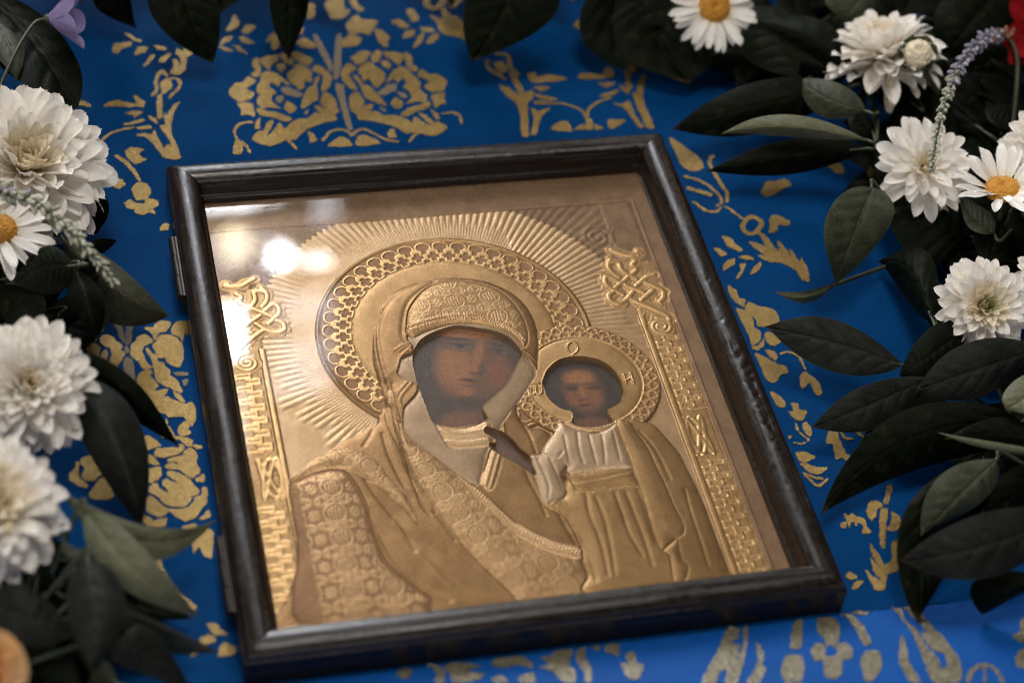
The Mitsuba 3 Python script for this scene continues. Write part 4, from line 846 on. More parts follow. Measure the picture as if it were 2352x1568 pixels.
# ---------------------------------------------------------------- leafy sprigs round the icon
def leaf_mat(key, a, b, rough, spec=.5):
    def col(p, n, uv):
        t = fbm(p.x * 130, p.y * 130, p.z * 130, 3) * .6 + .4 * noise(p.x * 1200, p.y * 1200, p.z * 1200)
        vein = dr.maximum(smoothstep(.03, .0, dr.abs(uv.y - .5)), smoothstep(.485, .5, dr.abs(uv.y - .5)))
        g = mix(mix(a, b, smoothstep(.3, .75, t)), (b[0] * 1.8, b[1] * 1.7, b[2] * 1.5), vein * .6)
        spot = smoothstep(.66, .74, fbm(p.x * 160 + 5, p.y * 160, p.z * 160, 4))
        return mix(g, (.05 + b[0], .032 + b[0] * .7, .016), dr.maximum(.8 * smoothstep(.955, .99, uv.x + .02 * noise(p.x * 900, p.y * 900)), (.18 * spot)))
    scene[key] = two({'type': 'bumpmap', 'scale': .00018, 'a': proc(lambda p, n, uv: noise(p.x * 1300, p.y * 1300, p.z * 1300) + .5 * noise(p.x * 3000, p.y * 3000, p.z * 3000), 1.5e-4),
        'b': {'type': 'principled', 'base_color': proc(col), 'roughness': rough, 'specular': spec}})
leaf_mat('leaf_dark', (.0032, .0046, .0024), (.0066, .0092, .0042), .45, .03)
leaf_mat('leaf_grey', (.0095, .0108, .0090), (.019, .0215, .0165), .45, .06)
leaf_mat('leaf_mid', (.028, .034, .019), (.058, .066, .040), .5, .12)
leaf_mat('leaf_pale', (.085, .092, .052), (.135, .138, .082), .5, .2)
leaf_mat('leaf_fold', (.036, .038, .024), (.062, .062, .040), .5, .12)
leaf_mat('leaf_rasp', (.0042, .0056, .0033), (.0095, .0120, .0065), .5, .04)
scene['stem_green'] = two({'type': 'principled', 'base_color': rgb(.045, .055, .026), 'roughness': .5})
def leaf_mesh(b, m, t, L, R, a, c, veins, serr, seed):
    """Blade over the midrib b-m-t with its two edges through L and R; lateral veins sunk into it."""
    b, m, t, L, R = (np.array(v, float) * 1e-4 for v in (b, m, t, L, R))
    n, k = 41, 25
    T_ = np.linspace(0, 1, n)[:, None]; ctrl = 2 * m - .5 * (b + t)
    mid = (1 - T_) ** 2 * b + 2 * T_ * (1 - T_) * ctrl + T_ ** 2 * t
    tipx = .72 + .42 * c
    w = (np.maximum(T_, 0) ** a) * np.maximum(1 - T_, 0) ** tipx; w = w / (.5 ** a * .5 ** tipx)
    if serr: w = w * (1 + .05 * np.abs(np.sin(T_ * np.pi * 14)))
    s = np.linspace(-1, 1, k)
    side = np.where(s[None, :, None] < 0, -s[None, :, None] * (L - m), s[None, :, None] * (R - m)) * w[:, None, :]
    V = mid[:, None] + side
    ax = (t - b) / np.linalg.norm(t - b); nr = np.cross(ax, L - R); nr /= np.linalg.norm(nr)
    if nr[2] < 0: nr = -nr
    wid = np.linalg.norm(L - R) * .5
    S_, TT = np.abs(s)[None], T_
    vein = np.abs(np.modf((TT * veins - S_ * 1.1 + 20))[0] - .5) * 2
    amp = .06 if serr else .045
    d = wid * (.16 * S_ * (1 - S_) * 1.6 * w + amp * (1 - np.exp(-(vein / .28) ** 2)) * (1 - S_ ** 3) - .06 * np.exp(-(S_ / .05) ** 2) + .05 * np.sin(TT * 9 + seed) * S_ ** 2)
    d = d - wid * .10 * S_ ** 2 * np.sin(seed * 1.7)
    V = V + d[..., None] * nr
    i, j = np.meshgrid(np.arange(n - 1), np.arange(k - 1), indexing='ij'); q = (i * k + j).ravel()
    uv = np.stack(np.broadcast_arrays(TT, (s[None] + 1) / 2), -1).reshape(-1, 2)
    F = np.stack([q, q + 1, q + k + 1, q + k], 1)
    F = np.vstack([F[:, [0, 1, 2]], F[:, [0, 2, 3]]])
    return (V.reshape(-1, 3), F), uv
def tube(P, r, sides=10):
    P = np.array(P, float); r = np.broadcast_to(r, len(P)).astype(float)
    g = np.gradient(P, axis=0); g /= np.linalg.norm(g, axis=1)[:, None]
    u = np.cross(g, [.3, .2, .93]); u /= np.linalg.norm(u, axis=1)[:, None]; v = np.cross(g, u)
    th = np.arange(sides) / sides * 2 * np.pi
    V = P[:, None] + r[:, None, None] * (np.cos(th)[None, :, None] * u[:, None] + np.sin(th)[None, :, None] * v[:, None])
    n = len(P); i, j = np.meshgrid(np.arange(n - 1), np.arange(sides), indexing='ij'); q = (i * sides + j).ravel(); qn = (i * sides + (j + 1) % sides).ravel()
    F = np.stack([q, qn, qn + sides, q + sides], 1); F = np.vstack([F[:, [0, 1, 2]], F[:, [0, 2, 3]]])
    V = np.vstack([V.reshape(-1, 3), P[:1], P[-1:]]); c = n * sides; e = np.arange(sides); e2 = (e + 1) % sides
    F = np.vstack([F, np.stack([e2, e, e * 0 + c], 1), np.stack([e + (n - 1) * sides, e2 + (n - 1) * sides, e * 0 + c + 1], 1)])
    return trimesh.Trimesh(V, F, process=False)
def spline(P, n=10):
    P = np.array(P, float); A = np.vstack([2 * P[0] - P[1], P, 2 * P[-1] - P[-2]]); out = []
    for i in range(1, len(A) - 2):
        p0, p1, p2, p3 = A[i - 1:i + 3]
        for t in np.linspace(0, 1, n, endpoint=False):
            out.append(.5 * (2 * p1 + (p2 - p0) * t + (2 * p0 - 5 * p1 + 4 * p2 - p3) * t * t + (3 * p1 - p0 - 3 * p2 + p3) * t ** 3))
    out.append(P[-1]); return np.array(out)
LEAVES = [
('ra',(2671,1753,450),(2014,1659,420),(1561,1750,200),(2017,1823,460),(2023,1587,260),'dark',0.9,1.0,7,0),
('ra',(2552,1181,520),(2076,1284,580),(1759,1455,400),(2078,1363,600),(2110,1276,500),'pale',0.9,1.0,7,0),
('ra',(2623,1401,550),(2416,1525,560),(2360,1859,460),(2507,1613,600),(2365,1512,460),'mid',0.9,1.0,7,0),
('ra',(2602,1238,400),(2097,1265,360),(1648,1333,220),(2142,1369,400),(2123,1254,220),'dark',0.9,1.0,7,0),
('ra',(2724,1870,400),(2309,2111,420),(1928,2458,160),(2328,2167,460),(2300,2143,260),'dark',0.9,1.0,7,0),
('ra',(2695,1854,500),(2407,2184,550),(2171,2657,300),(2556,2263,600),(2371,2222,340),'dark',0.9,1.0,7,0),
('rb',(2442,774,520),(2177,358,560),(2090,266,260),(1991,383,620),(2377,398,480),'mid',0.6,0.9,7,0),
('rb',(2106,287,240),(1894,198,260),(1780,334,180),(1896,206,300),(1910,209,200),'pale',0.6,0.6,3,0),
('rb',(3051,569,260),(2792,711,300),(2627,1188,300),(3042,1067,280),(2621,500,280),'dark',0.7,0.9,7,0),
('rb',(2487,-206,400),(2525,235,360),(2517,582,100),(2669,391,360),(2508,230,200),'dark',0.8,0.9,7,0),
('rc',(2236,-448,340),(1884,-253,360),(1600,-1,260),(1892,-108,400),(1824,-353,260),'grey',0.9,1.0,7,0),
('rc',(2341,-566,360),(1941,-701,340),(1647,-696,200),(1881,-619,380),(1966,-798,260),'grey',0.9,1.0,7,0),
('rc',(2917,-596,540),(2487,-708,540),(2213,-673,400),(2423,-582,600),(2442,-813,440),'grey',0.7,0.9,7,0),
('rc',(2594,-329,440),(2320,-486,420),(2205,-480,300),(2327,-369,460),(2370,-555,340),'rasp',0.5,0.7,9,1),
('rd',(2670,-1004,440),(2048,-981,360),(1536,-1223,140),(1983,-850,400),(2114,-1039,180),'dark',0.5,0.5,7,0),
('rd',(2474,-1120,400),(2062,-1393,340),(1832,-1925,100),(1840,-1473,340),(2220,-1536,240),'dark',0.7,0.6,7,0),
('rd',(2426,-1242,460),(2139,-1440,440),(1927,-1553,300),(2027,-1358,460),(2255,-1469,400),'mid',0.8,1,7,0),
('rd',(2572,-1732,580),(2016,-1882,600),(1680,-1796,460),(1964,-1741,640),(2008,-1992,500),'grey',0.7,0.9,7,0),
('rd',(2360,-1939,400),(2172,-1999,340),(2150,-1945,140),(2058,-1897,340),(2304,-1969,300),'dark',0.5,0.5,7,0),
('rd',(2821,-864,660),(2620,-1018,660),(2509,-1047,620),(2538,-949,660),(2693,-1126,660),'pale',0.6,0.6,4,0),
('rd',(2619,-1316,560),(2312,-1209,560),(2157,-1061,500),(2315,-1194,570),(2315,-1216,540),'pale',0.4,0.7,2,0),
('rd',(2708,-1228,400),(2449,-1418,340),(2288,-1588,120),(2344,-1373,360),(2604,-1404,240),'dark',0.9,1.0,7,0),
('rd',(2686,-1206,500),(2487,-1112,500),(2232,-1030,400),(2507,-1033,540),(2497,-1162,400),'dark',0.9,1.0,7,0),
('re',(2134,3565,400),(1549,3035,300),(1510,2393,140),(1228,2781,340),(1960,2765,220),'dark',0.6,0.5,7,0),
('re',(2432,3239,300),(1780,2841,260),(1827,2246,120),(1357,2679,240),(2065,2398,240),'dark',0.6,0.6,7,0),
('re',(2403,1918,400),(2317,2276,460),(2052,2634,300),(2455,2468,500),(2155,2209,340),'dark',0.9,1.0,7,0),
('re',(3248,2677,600),(2952,2432,580),(2823,2340,500),(2730,2472,600),(3011,2378,520),'mid',0.9,1.0,7,0),
('re',(4002,2511,600),(3622,2175,580),(3435,2042,400),(3409,2275,600),(3864,2094,520),'dark',0.7,0.9,7,0),
('re',(3476,2639,560),(3325,2471,540),(3216,2345,500),(3206,2470,560),(3410,2381,520),'rasp',0.6,0.7,9,1),
('re',(3090,1676,340),(2841,1771,400),(2821,2097,340),(2682,1795,440),(3016,1980,360),'rasp',0.6,0.7,9,1),
('re',(2693,1361,400),(2660,1540,440),(2816,1827,380),(2553,1442,460),(2723,1497,400),'rasp',0.6,0.7,9,1),
('rf',(3318,652,400),(3094,381,380),(3038,257,300),(2999,448,400),(3225,329,360),'rasp',0.6,0.7,9,1),
('rf',(3068,376,460),(2996,522,460),(3014,745,400),(2918,450,480),(3076,634,440),'mid',0.5,0.8,7,0),
('rf',(2643,-235,300),(2597,-86,320),(2654,154,240),(2498,-112,340),(2738,9,300),'rasp',0.5,0.7,9,1),
('rf',(3151,134,240),(2931,353,200),(2860,481,160),(2941,468,220),(2948,199,180),'rasp',0.6,0.7,9,1),
('rf',(3003,-353,340),(2761,-373,280),(2665,-177,200),(2790,-217,300),(2785,-496,220),'dark',0.9,1.0,7,0),
('rf',(3737,1432,300),(3572,1500,340),(3585,1677,300),(3515,1435,340),(3711,1636,300),'rasp',0.5,0.7,8,1),
('rf',(3963,1802,240),(3615,1884,200),(3404,2097,140),(3672,2095,220),(3569,1724,140),'dark',0.9,1.0,7,0),
('rf',(3492,1399,300),(3314,1917,220),(3098,2150,120),(3346,2069,240),(3235,1815,140),'dark',0.9,1.0,7,0),
('rf',(4070,2050,300),(3794,2151,240),(3555,2083,140),(3827,2314,280),(3804,1999,140),'dark',0.9,1.0,7,0),
('ta',(-1282,3167,600),(-1240,2854,440),(-1119,2656,180),(-1451,2818,400),(-1057,2854,440),'dark',0.6,0.6,7,0),
('ta',(-585,2988,600),(-634,2819,440),(-661,2593,220),(-752,2814,440),(-515,2847,400),'dark',0.6,0.7,7,0),
('ta',(-1647,3145,500),(-1675,3121,300),(-1533,3088,140),(-1785,3131,300),(-1557,3196,260),'dark',0.9,1.0,7,0),
('tb',(828,2843,660),(680,2631,500),(459,2477,220),(447,2734,460),(946,2537,460),'dark',0.6,0.6,7,0),
('tc',(-2491,3077,520),(-2162,2387,600),(-1996,1825,520),(-1964,2429,520),(-2392,2190,640),'dark',0.6,0.6,7,0),
('tc',(-2405,2614,640),(-2316,2299,680),(-2290,2019,660),(-2402,2265,680),(-2239,2318,660),'mid',0.9,1.0,7,0),
('la',(-2117,1001,360),(-1878,590,380),(-1604,584,140),(-1795,717,340),(-1924,560,160),'fold',0.7,0.8,7,0),
('la',(-2076,933,300),(-1943,999,300),(-1831,1119,220),(-1946,1033,320),(-1926,1006,240),'dark',0.9,1.0,7,0),
('la',(-2186,1390,440),(-2007,1252,300),(-1912,1251,200),(-1864,1387,300),(-1996,1235,200),'dark',0.5,0.5,7,0),
('lb',(-2075,608,520),(-2036,337,540),(-2006,253,360),(-2112,389,480),(-1952,370,480),'rasp',0.6,0.7,10,1),
('lb',(-2089,594,560),(-2252,616,540),(-2392,594,460),(-2261,735,560),(-2240,509,460),'rasp',0.6,0.7,10,1),
('lb',(-2101,631,500),(-2224,575,460),(-2289,532,400),(-2276,561,480),(-2182,542,420),'rasp',0.6,0.7,8,1),
('lb',(-2065,636,500),(-1990,680,500),(-1895,717,420),(-1992,720,520),(-1984,645,440),'rasp',0.6,0.7,8,1),
('lb',(-2285,782,400),(-2429,884,300),(-2539,753,200),(-2421,993,340),(-2420,739,200),'dark',0.9,1.0,7,0),
('lb',(-2137,762,300),(-2334,657,220),(-2525,712,100),(-2327,717,280),(-2312,632,120),'dark',0.9,1.0,7,0),
('lc',(-2146,-161,520),(-1975,-645,520),(-1894,-922,240),(-1836,-522,460),(-2082,-614,380),'grey',0.6,0.6,7,0),
('lc',(-2122,49,460),(-1890,-220,420),(-1653,-364,160),(-1845,-176,460),(-1927,-188,260),'dark',0.7,0.9,7,0),
('ld',(-2243,-871,480),(-1912,-1163,440),(-1532,-922,240),(-1894,-1098,480),(-1906,-1249,400),'pale',0.8,1,7,0),
('ld',(-2145,-996,500),(-1957,-1370,480),(-1678,-1487,240),(-1871,-1317,500),(-2047,-1389,440),'pale',0.7,0.8,7,0),
('ld',(-2069,-1410,260),(-1846,-1570,260),(-1604,-1630,140),(-1843,-1551,300),(-1863,-1581,140),'fold',0.7,0.9,7,0),
('le',(-2166,-1320,560),(-2155,-1675,580),(-2202,-1876,460),(-2270,-1653,540),(-2033,-1670,560),'grey',0.5,0.6,7,0),
('le',(-2264,-1142,460),(-2192,-1256,460),(-2148,-1335,400),(-2245,-1248,460),(-2121,-1267,440),'mid',0.6,0.9,7,0),
('le',(-2605,-1538,560),(-2414,-1631,560),(-2262,-1660,460),(-2410,-1492,580),(-2418,-1738,500),'grey',0.5,0.6,7,0),
('le',(-2089,-1763,500),(-1977,-1798,460),(-1754,-1931,260),(-1891,-1715,460),(-2023,-1859,420),'grey',0.5,0.6,7,0),
('le',(-2298,-1323,300),(-2396,-1158,260),(-2545,-1028,140),(-2391,-1088,280),(-2419,-1232,180),'dark',0.9,1.0,7,0),
('le',(-2224,-1903,300),(-2366,-1712,260),(-2531,-1506,140),(-2345,-1600,280),(-2413,-1740,160),'dark',0.9,1.0,7,0),
('le',(-2257,-1075,240),(-2396,-989,200),(-2613,-952,100),(-2394,-879,240),(-2404,-1008,100),'dark',0.9,1.0,7,0),
('le',(-2091,-1872,340),(-2155,-1785,320),(-2232,-1814,240),(-2144,-1737,340),(-2144,-1843,240),'mid',0.9,1.0,7,0),
('le',(-2327,-513,300),(-2386,-704,240),(-2297,-906,120),(-2483,-707,260),(-2267,-654,160),'dark',0.9,1.0,7,0),
('lf',(-2290,311,400),(-2365,499,400),(-2521,723,340),(-2273,539,440),(-2436,386,360),'dark',0.9,1.0,7,0),
('lf',(-2183,504,300),(-2239,421,300),(-2334,365,240),(-2298,462,320),(-2168,397,260),'dark',0.9,1.0,7,0),
]

SPRIG = {'ra': ('long pale leaf among dark ones, right of the far corner of the case', 'leafy_sprig'),
    'rb': ('big rounded grey-green leaf hanging right of the case, with a small pale leaf below', 'leafy_sprig'),
    'rc': ('sprig of grey pointed leaves reaching for the middle of the right rail', 'leafy_sprig'),
    'rd': ('dark sprig of broad blades at the near right corner, drooping over the ledge', 'leafy_sprig'),
    're': ('dark foliage under the daisy and the topmost white chrysanthemum on the right', 'leafy_sprig'),
    'rf': ('dim crinkled leaves behind the lowest white chrysanthemum on the right', 'leafy_sprig'),
    'ta': ('dark leaves hanging over the far left cloth, tips pointing towards the viewer', 'leafy_sprig'),
    'tb': ('single broad black leaf with a curled tip, hanging over the far cloth behind the case', 'leafy_sprig'),
    'tc': ('large dark oval leaf behind the upper left chrysanthemum', 'leafy_sprig'),
    'la': ('sharp-pointed folded leaf lying over the cloth beside the upper hinge', 'leafy_sprig'),
    'lb': ('sprig of dark ribbed bramble leaves under the left daisy', 'bramble_sprig'),
    'lc': ('two dark curved leaves over the gold peony left of the case', 'leafy_sprig'),
    'ld': ('pale twisted leaves beside the lower hinge', 'leafy_sprig'),
    'le': ('cluster of dull grey ribbed leaves in the near left corner', 'leafy_sprig'),
    'tz': ('dark foliage beyond the far edge of the picture, only its nearest tips in view', 'leafy_sprig'),
    'lf': ('dark leaves just above the middle left chrysanthemum', 'leafy_sprig')}
SPR = {}
def filler(sp, n, x0, x1, y0, y1, z0, z1, seed, lean):
    g = np.random.default_rng(seed)
    for _ in range(n):
        b = np.array([g.uniform(x0, x1), g.uniform(y0, y1), g.uniform(z0, z1)]); th = lean + g.normal(0, .9); L_ = g.uniform(45, 80); w_ = L_ * g.uniform(.17, .26)
        d = np.array([math.cos(th), math.sin(th), g.uniform(-.25, .15)]); s_ = np.array([-d[1], d[0], g.uniform(-.5, .5)])
        t_ = b + d * L_; t_[2] = max(t_[2], 6); m_ = b + d * L_ * .5 + (0, 0, g.uniform(0, 8))
        LEAVES.append((sp, *(tuple(q * 10) for q in (b, m_, t_, m_ + s_ * w_, m_ - s_ * w_)), 'rasp' if g.random() < .3 else 'dark', .75, .9, 8, int(g.random() < .3)))
filler('re', 22, 225, 420, 215, 340, 10, 30, 61, 3.0)
filler('re', 10, 165, 300, 262, 345, 10, 22, 62, -1.6)
filler('rf', 26, 290, 430, 40, 220, 8, 24, 63, 3.2)
filler('rf', 14, 285, 400, -60, 60, 8, 22, 64, 3.0)
filler('rd', 12, 250, 380, -150, -60, 8, 24, 65, 3.4)
filler('le', 9, -275, -225, -150, -95, 8, 16, 66, -.6)
filler('tz', 70, -260, 420, 350, 430, 30, 150, 68, -1.5)
filler('lb', 8, -285, -235, 20, 110, 8, 26, 67, -.3)
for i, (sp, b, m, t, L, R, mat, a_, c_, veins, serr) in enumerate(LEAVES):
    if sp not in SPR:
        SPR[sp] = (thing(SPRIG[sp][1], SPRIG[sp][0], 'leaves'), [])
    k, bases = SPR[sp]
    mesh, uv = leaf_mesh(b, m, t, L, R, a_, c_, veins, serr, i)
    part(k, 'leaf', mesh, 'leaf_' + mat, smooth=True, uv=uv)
    bases.append((np.array(b) * 1e-4, np.array(m) * 1e-4))
for sp, (k, bases) in SPR.items():                 # stalks from each leaf to a common stem
    B = np.array([x for x, _ in bases]); c = B.mean(0); out = c.copy(); out[:2] += .03 * np.sign(c[:2] - np.array([0, 0])) ; out[2] = max(.006, c[2] - .03)
    for x, m in bases:
        d = (x - m) / np.linalg.norm(x - m)
        pth = spline([m + (x - m) * .8, x, x + d * .006, .5 * (x + out) + d * .004, out], 6)
        part(k, 'stalk', tube(pth, np.linspace(.0008, .0014, len(pth)), 8), 'stem_green', smooth=True)

# ---------------------------------------------------------------- flowers
def petal_mesh(width, cup, lift, tip, seed, n=16, k=9):
    """A petal of unit length along +x, its upper side towards +z."""
    t = np.sin(np.linspace(0, 1, n) * np.pi / 2)[:, None]; s = np.linspace(-1, 1, k)[None]
    w = np.where(t < .6, .34 + .66 * np.sin(t / .6 * np.pi / 2) ** 1.3, np.sqrt(np.maximum(1 - ((t - .6) / .4002) ** tip, 0)))
    y = width / 2 * w * s
    z = lift * t ** 2 + cup * width * w * s ** 2 * (.6 + .4 * t) + .018 * np.cos(s * 3.2 * np.pi) * w * (1 - t * .4) - .04 * np.clip((t - .8) / .2, 0, 1) ** 2
    x = t * (1 + 0 * s) - .03 * s ** 2 * t + .012 * np.cos(s * 6 * np.pi) * (t > .97)
    z = z + .02 * np.sin(t * 7 + seed) * s
    V = np.stack(np.broadcast_arrays(x, y, z), -1).reshape(-1, 3)
    i, j = np.meshgrid(np.arange(n - 1), np.arange(k - 1), indexing='ij'); q = (i * k + j).ravel()
    F = np.stack([q, q + k, q + k + 1, q + 1], 1); F = np.vstack([F[:, [0, 1, 2]], F[:, [0, 2, 3]]])
    return V, F, np.stack(np.broadcast_arrays(t, (s + 1) / 2), -1).reshape(-1, 2)
def petal_ply(args, mat, i):
    V, F, uv = petal_mesh(*args, i)
    return mikit.ply((V, F), mat, smooth=True, uv=uv)
def petal_mat(key, a, b, trans=.3):
    def col(p, n, uv):
        v = noise(uv.y * 13, uv.x * 1.5) * .6 + .4 * noise(uv.y * 31, uv.x * 2)        # fine lengthwise veins
        c = mix(a, b, smoothstep(.3, .8, fbm(p.x * 160, p.y * 160, p.z * 160, 3) * .5 + v * .5))
        c = mix(c, (b[0] * .97, b[1] * .93, b[2] * .70), .8 * smoothstep(.45, .08, uv.x))         # cream claw
        return mix(c, (.55, .40, .24), .5 * smoothstep(.955, 1.0, uv.x) * smoothstep(.45, .7, noise(p.x * 260, p.y * 260, p.z * 260)))
    scene[key] = {'type': 'principledthin', 'base_color': proc(col), 'roughness': .55, 'diff_trans': trans, 'spec_trans': 0.0, 'sheen': .2}
petal_mat('petal_white', (.96, .93, .88), (.91, .87, .81))
petal_mat('petal_cream', (.93, .87, .73), (.88, .79, .62))
petal_mat('petal_faded', (.66, .57, .46), (.52, .42, .33))
petal_mat('petal_green', (.62, .60, .34), (.50, .50, .26))
CHN = {m: [petal_ply((w, c, l, tp), m, i + 9) for i, (w, c, l, tp) in enumerate(((.29, .22, .10, 3.0), (.33, .28, .05, 3.4), (.26, .28, .16, 2.8), (.30, .36, -.06, 3.2)))]
       for m in ('petal_white', 'petal_cream', 'petal_faded', 'petal_green')}
CH = {m: [petal_ply((w, c, l, tp), m, i) for i, (w, c, l, tp) in enumerate(((.29, .24, .14, 3.0), (.33, .32, .10, 3.4), (.27, .28, .20, 2.8), (.31, .40, .02, 3.2)))]
      for m in ('petal_white', 'petal_cream', 'petal_faded', 'petal_green')}
DA = [petal_ply((w, c, l, tp), 'petal_white', i + 5) for i, (w, c, l, tp) in enumerate(((.235, .15, -.06, 3.2), (.26, .22, -.02, 3.4), (.215, .2, .04, 3.0)))]
def frame_of(axis):
    z = np.array(axis, float); z /= np.linalg.norm(z)
    x = np.cross([0, 1, 0.2], z); x /= np.linalg.norm(x)
    return np.stack([x, np.cross(z, x), z], 1)
def place(c, B, phi, elev, root, rise, size, roll=0.0):
    """Matrix of a petal: unit petal -> flower at c with axes B, at azimuth phi, raised by elev."""
    cp, sp, ce, se = math.cos(phi), math.sin(phi), math.cos(elev), math.sin(elev)
    ex = np.array([cp * ce, sp * ce, se]); ey = np.array([-sp, cp, 0]); ez = np.cross(ex, ey)
    cr, sr = math.cos(roll), math.sin(roll); ey, ez = ey * cr + ez * sr, ez * cr - ey * sr
    R = B @ np.stack([ex, ey, ez], 1) * size
    o = np.array(c) + B @ np.array([cp * root, sp * root, rise])
    m = np.eye(4); m[:3, :3] = R; m[:3, 3] = o
    return T(m.tolist())
def add_copy(parent, name, d, m, label=None):
    key = numbered(parent + '__' + name); scene[key] = {**d, 'to_world': m}
    if label: labels[key] = {'label': label}
RINGS = ((24, 0, 1.0, 0), (23, 11, .96, .03), (22, 23, .89, .06), (20, 35, .80, .09), (18, 47, .69, .11), (15, 58, .59, .13), (12, 69, .51, .14), (9, 80, .45, .14))
def chrysanthemum(label, c, R, axis, seed, droop=(), rings=RINGS, flat=1.0, mats=('petal_white', 'petal_white', 'petal_cream', 'petal_green'), group='white chrysanthemums', slim=False):
    k = thing('chrysanthemum', label, 'flower', group)
    g = np.random.default_rng(seed); B = frame_of(axis); c = np.array(c, float)
    for r, (n, el, ln, rise) in enumerate(rings):
        for i in range(n):
            phi = 2 * math.pi * (i + .5 * (r % 2)) / n + g.normal(0, .06)
            mat = mats[0] if r < 4 else mats[1] if r < 5 else mats[2] if r < 7 else mats[3]
            e = math.radians(el * flat + g.normal(0, 6))
            add_copy(k, 'petal', (CHN if slim else CH)[mat][int(g.integers(4))], place(c, B, phi, e, R * .07, R * rise * flat - R * .06, R * .93 * ln * g.uniform(.9, 1.06), g.normal(0, .22)))
    for phi, e, ln in droop:
        add_copy(k, 'petal', CH['petal_faded'][2], place(c, B, phi, math.radians(e), R * .55, -R * .12, R * ln, .2), 'limp petal hanging from the flower')
    z = trimesh.creation.icosphere(subdivisions=2, radius=R * .14); z.vertices[:, 2] *= .8
    m = np.eye(4); m[:3, :3] = B; m[:3, 3] = c - B[:, 2] * R * .12; z.apply_transform(m)
    part(k, 'calyx', z, 'stem_green', smooth=True)
    end = c - B[:, 2] * .03 + np.array([.012 * np.sign(c[0]), .0, -.012])
    part(k, 'stem', tube(spline([c - B[:, 2] * R * .2, c - B[:, 2] * .02, end], 6), .0016, 8), 'stem_green', smooth=True)
    return k
def domed(c, B, R, h, seed, fine):
    s = trimesh.creation.icosphere(subdivisions=5, radius=1.0)
    v = s.vertices[:, :]; keep = s.triangles_center[:, 2] > -.25; s.update_faces(keep); v = s.vertices.copy()
    q = meshkit.noise(v * fine + seed, 2); q2 = meshkit.noise(v * fine * 2.1 + seed, 3)
    v = v * (1 + .16 * (q - .5) + .10 * (q2 - .5))[:, None]
    d = np.hypot(v[:, 0], v[:, 1]); v[:, 2] -= .45 * np.exp(-(d / .22) ** 2)
    v = v * np.array([R, R, h])
    return trimesh.Trimesh(np.array(c) + v @ B.T, s.faces, process=False)
def disc_col(p, n, uv):
    return mix((.42, .16, .012), (.62, .30, .03), noise(p.x * 2200, p.y * 2200, p.z * 2200))
scene['daisy_disc'] = {'type': 'principled', 'base_color': proc(disc_col), 'roughness': .7}
def daisy(label, c, R, axis, seed, n=24, elev=3, only=None):
    k = thing('daisy', label, 'flower', 'daisies with orange hearts')
    g = np.random.default_rng(seed); B = frame_of(axis)
    for r in range(2):
        for i in range(n // 2 + 1):
            phi = 2 * math.pi * (i + .5 * r) / (n // 2 + 1) + g.normal(0, .05)
            add_copy(k, 'petal', DA[int(g.integers(3))], place(c, B, phi, math.radians(elev + g.normal(0, 6) + 5 * r), R * .2, 0 + R * .03 * r, R * .82 * g.uniform(.9, 1.05), g.normal(0, .2)))
    part(k, 'disc', domed(np.array(c) + B[:, 2] * R * .02, B, R * .34, R * .17, seed, 13), 'daisy_disc', smooth=True)
    part(k, 'stem', tube(spline([np.array(c), np.array(c) - B[:, 2] * .02, np.array(c) - B[:, 2] * .02 + np.array([.0, .0, -.02])], 6), .0013, 8), 'stem_green', smooth=True)
    return k
chrysanthemum('largest white chrysanthemum, top of the left heap', (-.2290, .1440, .050), .050, (.20, -.34, .90), 11, mats=('petal_white', 'petal_white', 'petal_white', 'petal_cream'), rings=((22, -26, .96, -.02), (22, -12, 1.0, 0)) + RINGS)
chrysanthemum('big white chrysanthemum in the middle of the left heap', (-.2377, -.0235, .056), .0365, (.12, -.45, .88), 12, mats=('petal_white', 'petal_white', 'petal_white', 'petal_cream'))
chrysanthemum('lowest white chrysanthemum of the left heap, cut off by the left edge, petals hanging down', (-.2589, -.1039, .064), .0378, (.25, -.3, .92), 13, mats=('petal_white', 'petal_cream', 'petal_cream', 'petal_cream'), droop=((-1.45, -50, .7), (-1.15, -40, .6), (-1.7, -55, .75)))
chrysanthemum('topmost white chrysanthemum on the right, seen from the side above a green bud', (.2937, .1942, .052), .0395, (-.06, .36, .93), 14, slim=True, rings=((18, -16, 1.0, 0),) + RINGS, flat=1.0, mats=('petal_white', 'petal_white', 'petal_white', 'petal_cream'), droop=((-1.75, -75, .6), (-1.2, -60, .45), (-.75, -50, .5)))
chrysanthemum('open white chrysanthemum on the right with a flower spike bending over it', (.2827, .0927, .050), .0318, (-.12, -.50, .86), 15, slim=True, rings=((15, 0, 1.0, 0), (14, 14, .93, .03), (12, 30, .72, .06), (11, 46, .52, .08), (9, 60, .38, .1), (8, 75, .28, .11)), mats=('petal_white', 'petal_cream', 'petal_cream', 'petal_cream'), droop=((-1.2, -35, .55),))
chrysanthemum('white chrysanthemum cut off by the right edge, beside the orange-hearted daisy', (.3540, .0815, .064), .030, (-.3, -.3, .9), 16, slim=True)
chrysanthemum('lowest white chrysanthemum on the right, facing the viewer with a yellowish heart', (.274, -.022, .050), .0285, (-.10, -.60, .79), 17, slim=True, mats=('petal_white', 'petal_cream', 'petal_cream', 'petal_green'), droop=((-1.75, -70, .62),))
chrysanthemum('half hidden white chrysanthemum at the right edge, beside the lowest one', (.3254, -.0081, .050), .0266, (-.2, -.4, .9), 18, slim=True)
daisy('daisy at the top edge, facing the viewer against dark leaves', (.2013, .2534, .050), .0296, (-.05, -.62, .78), 21, 28)
daisy('daisy on the right with a bright orange heart and curled back petals', (.3150, .0560, .062), .0310, (-.16, .10, .98), 22, 22, 27)
daisy('blurred daisy on the left under the big chrysanthemum', (-.2460, .0900, .056), .0300, (-.05, -.10, .99), 23, 24, -6)
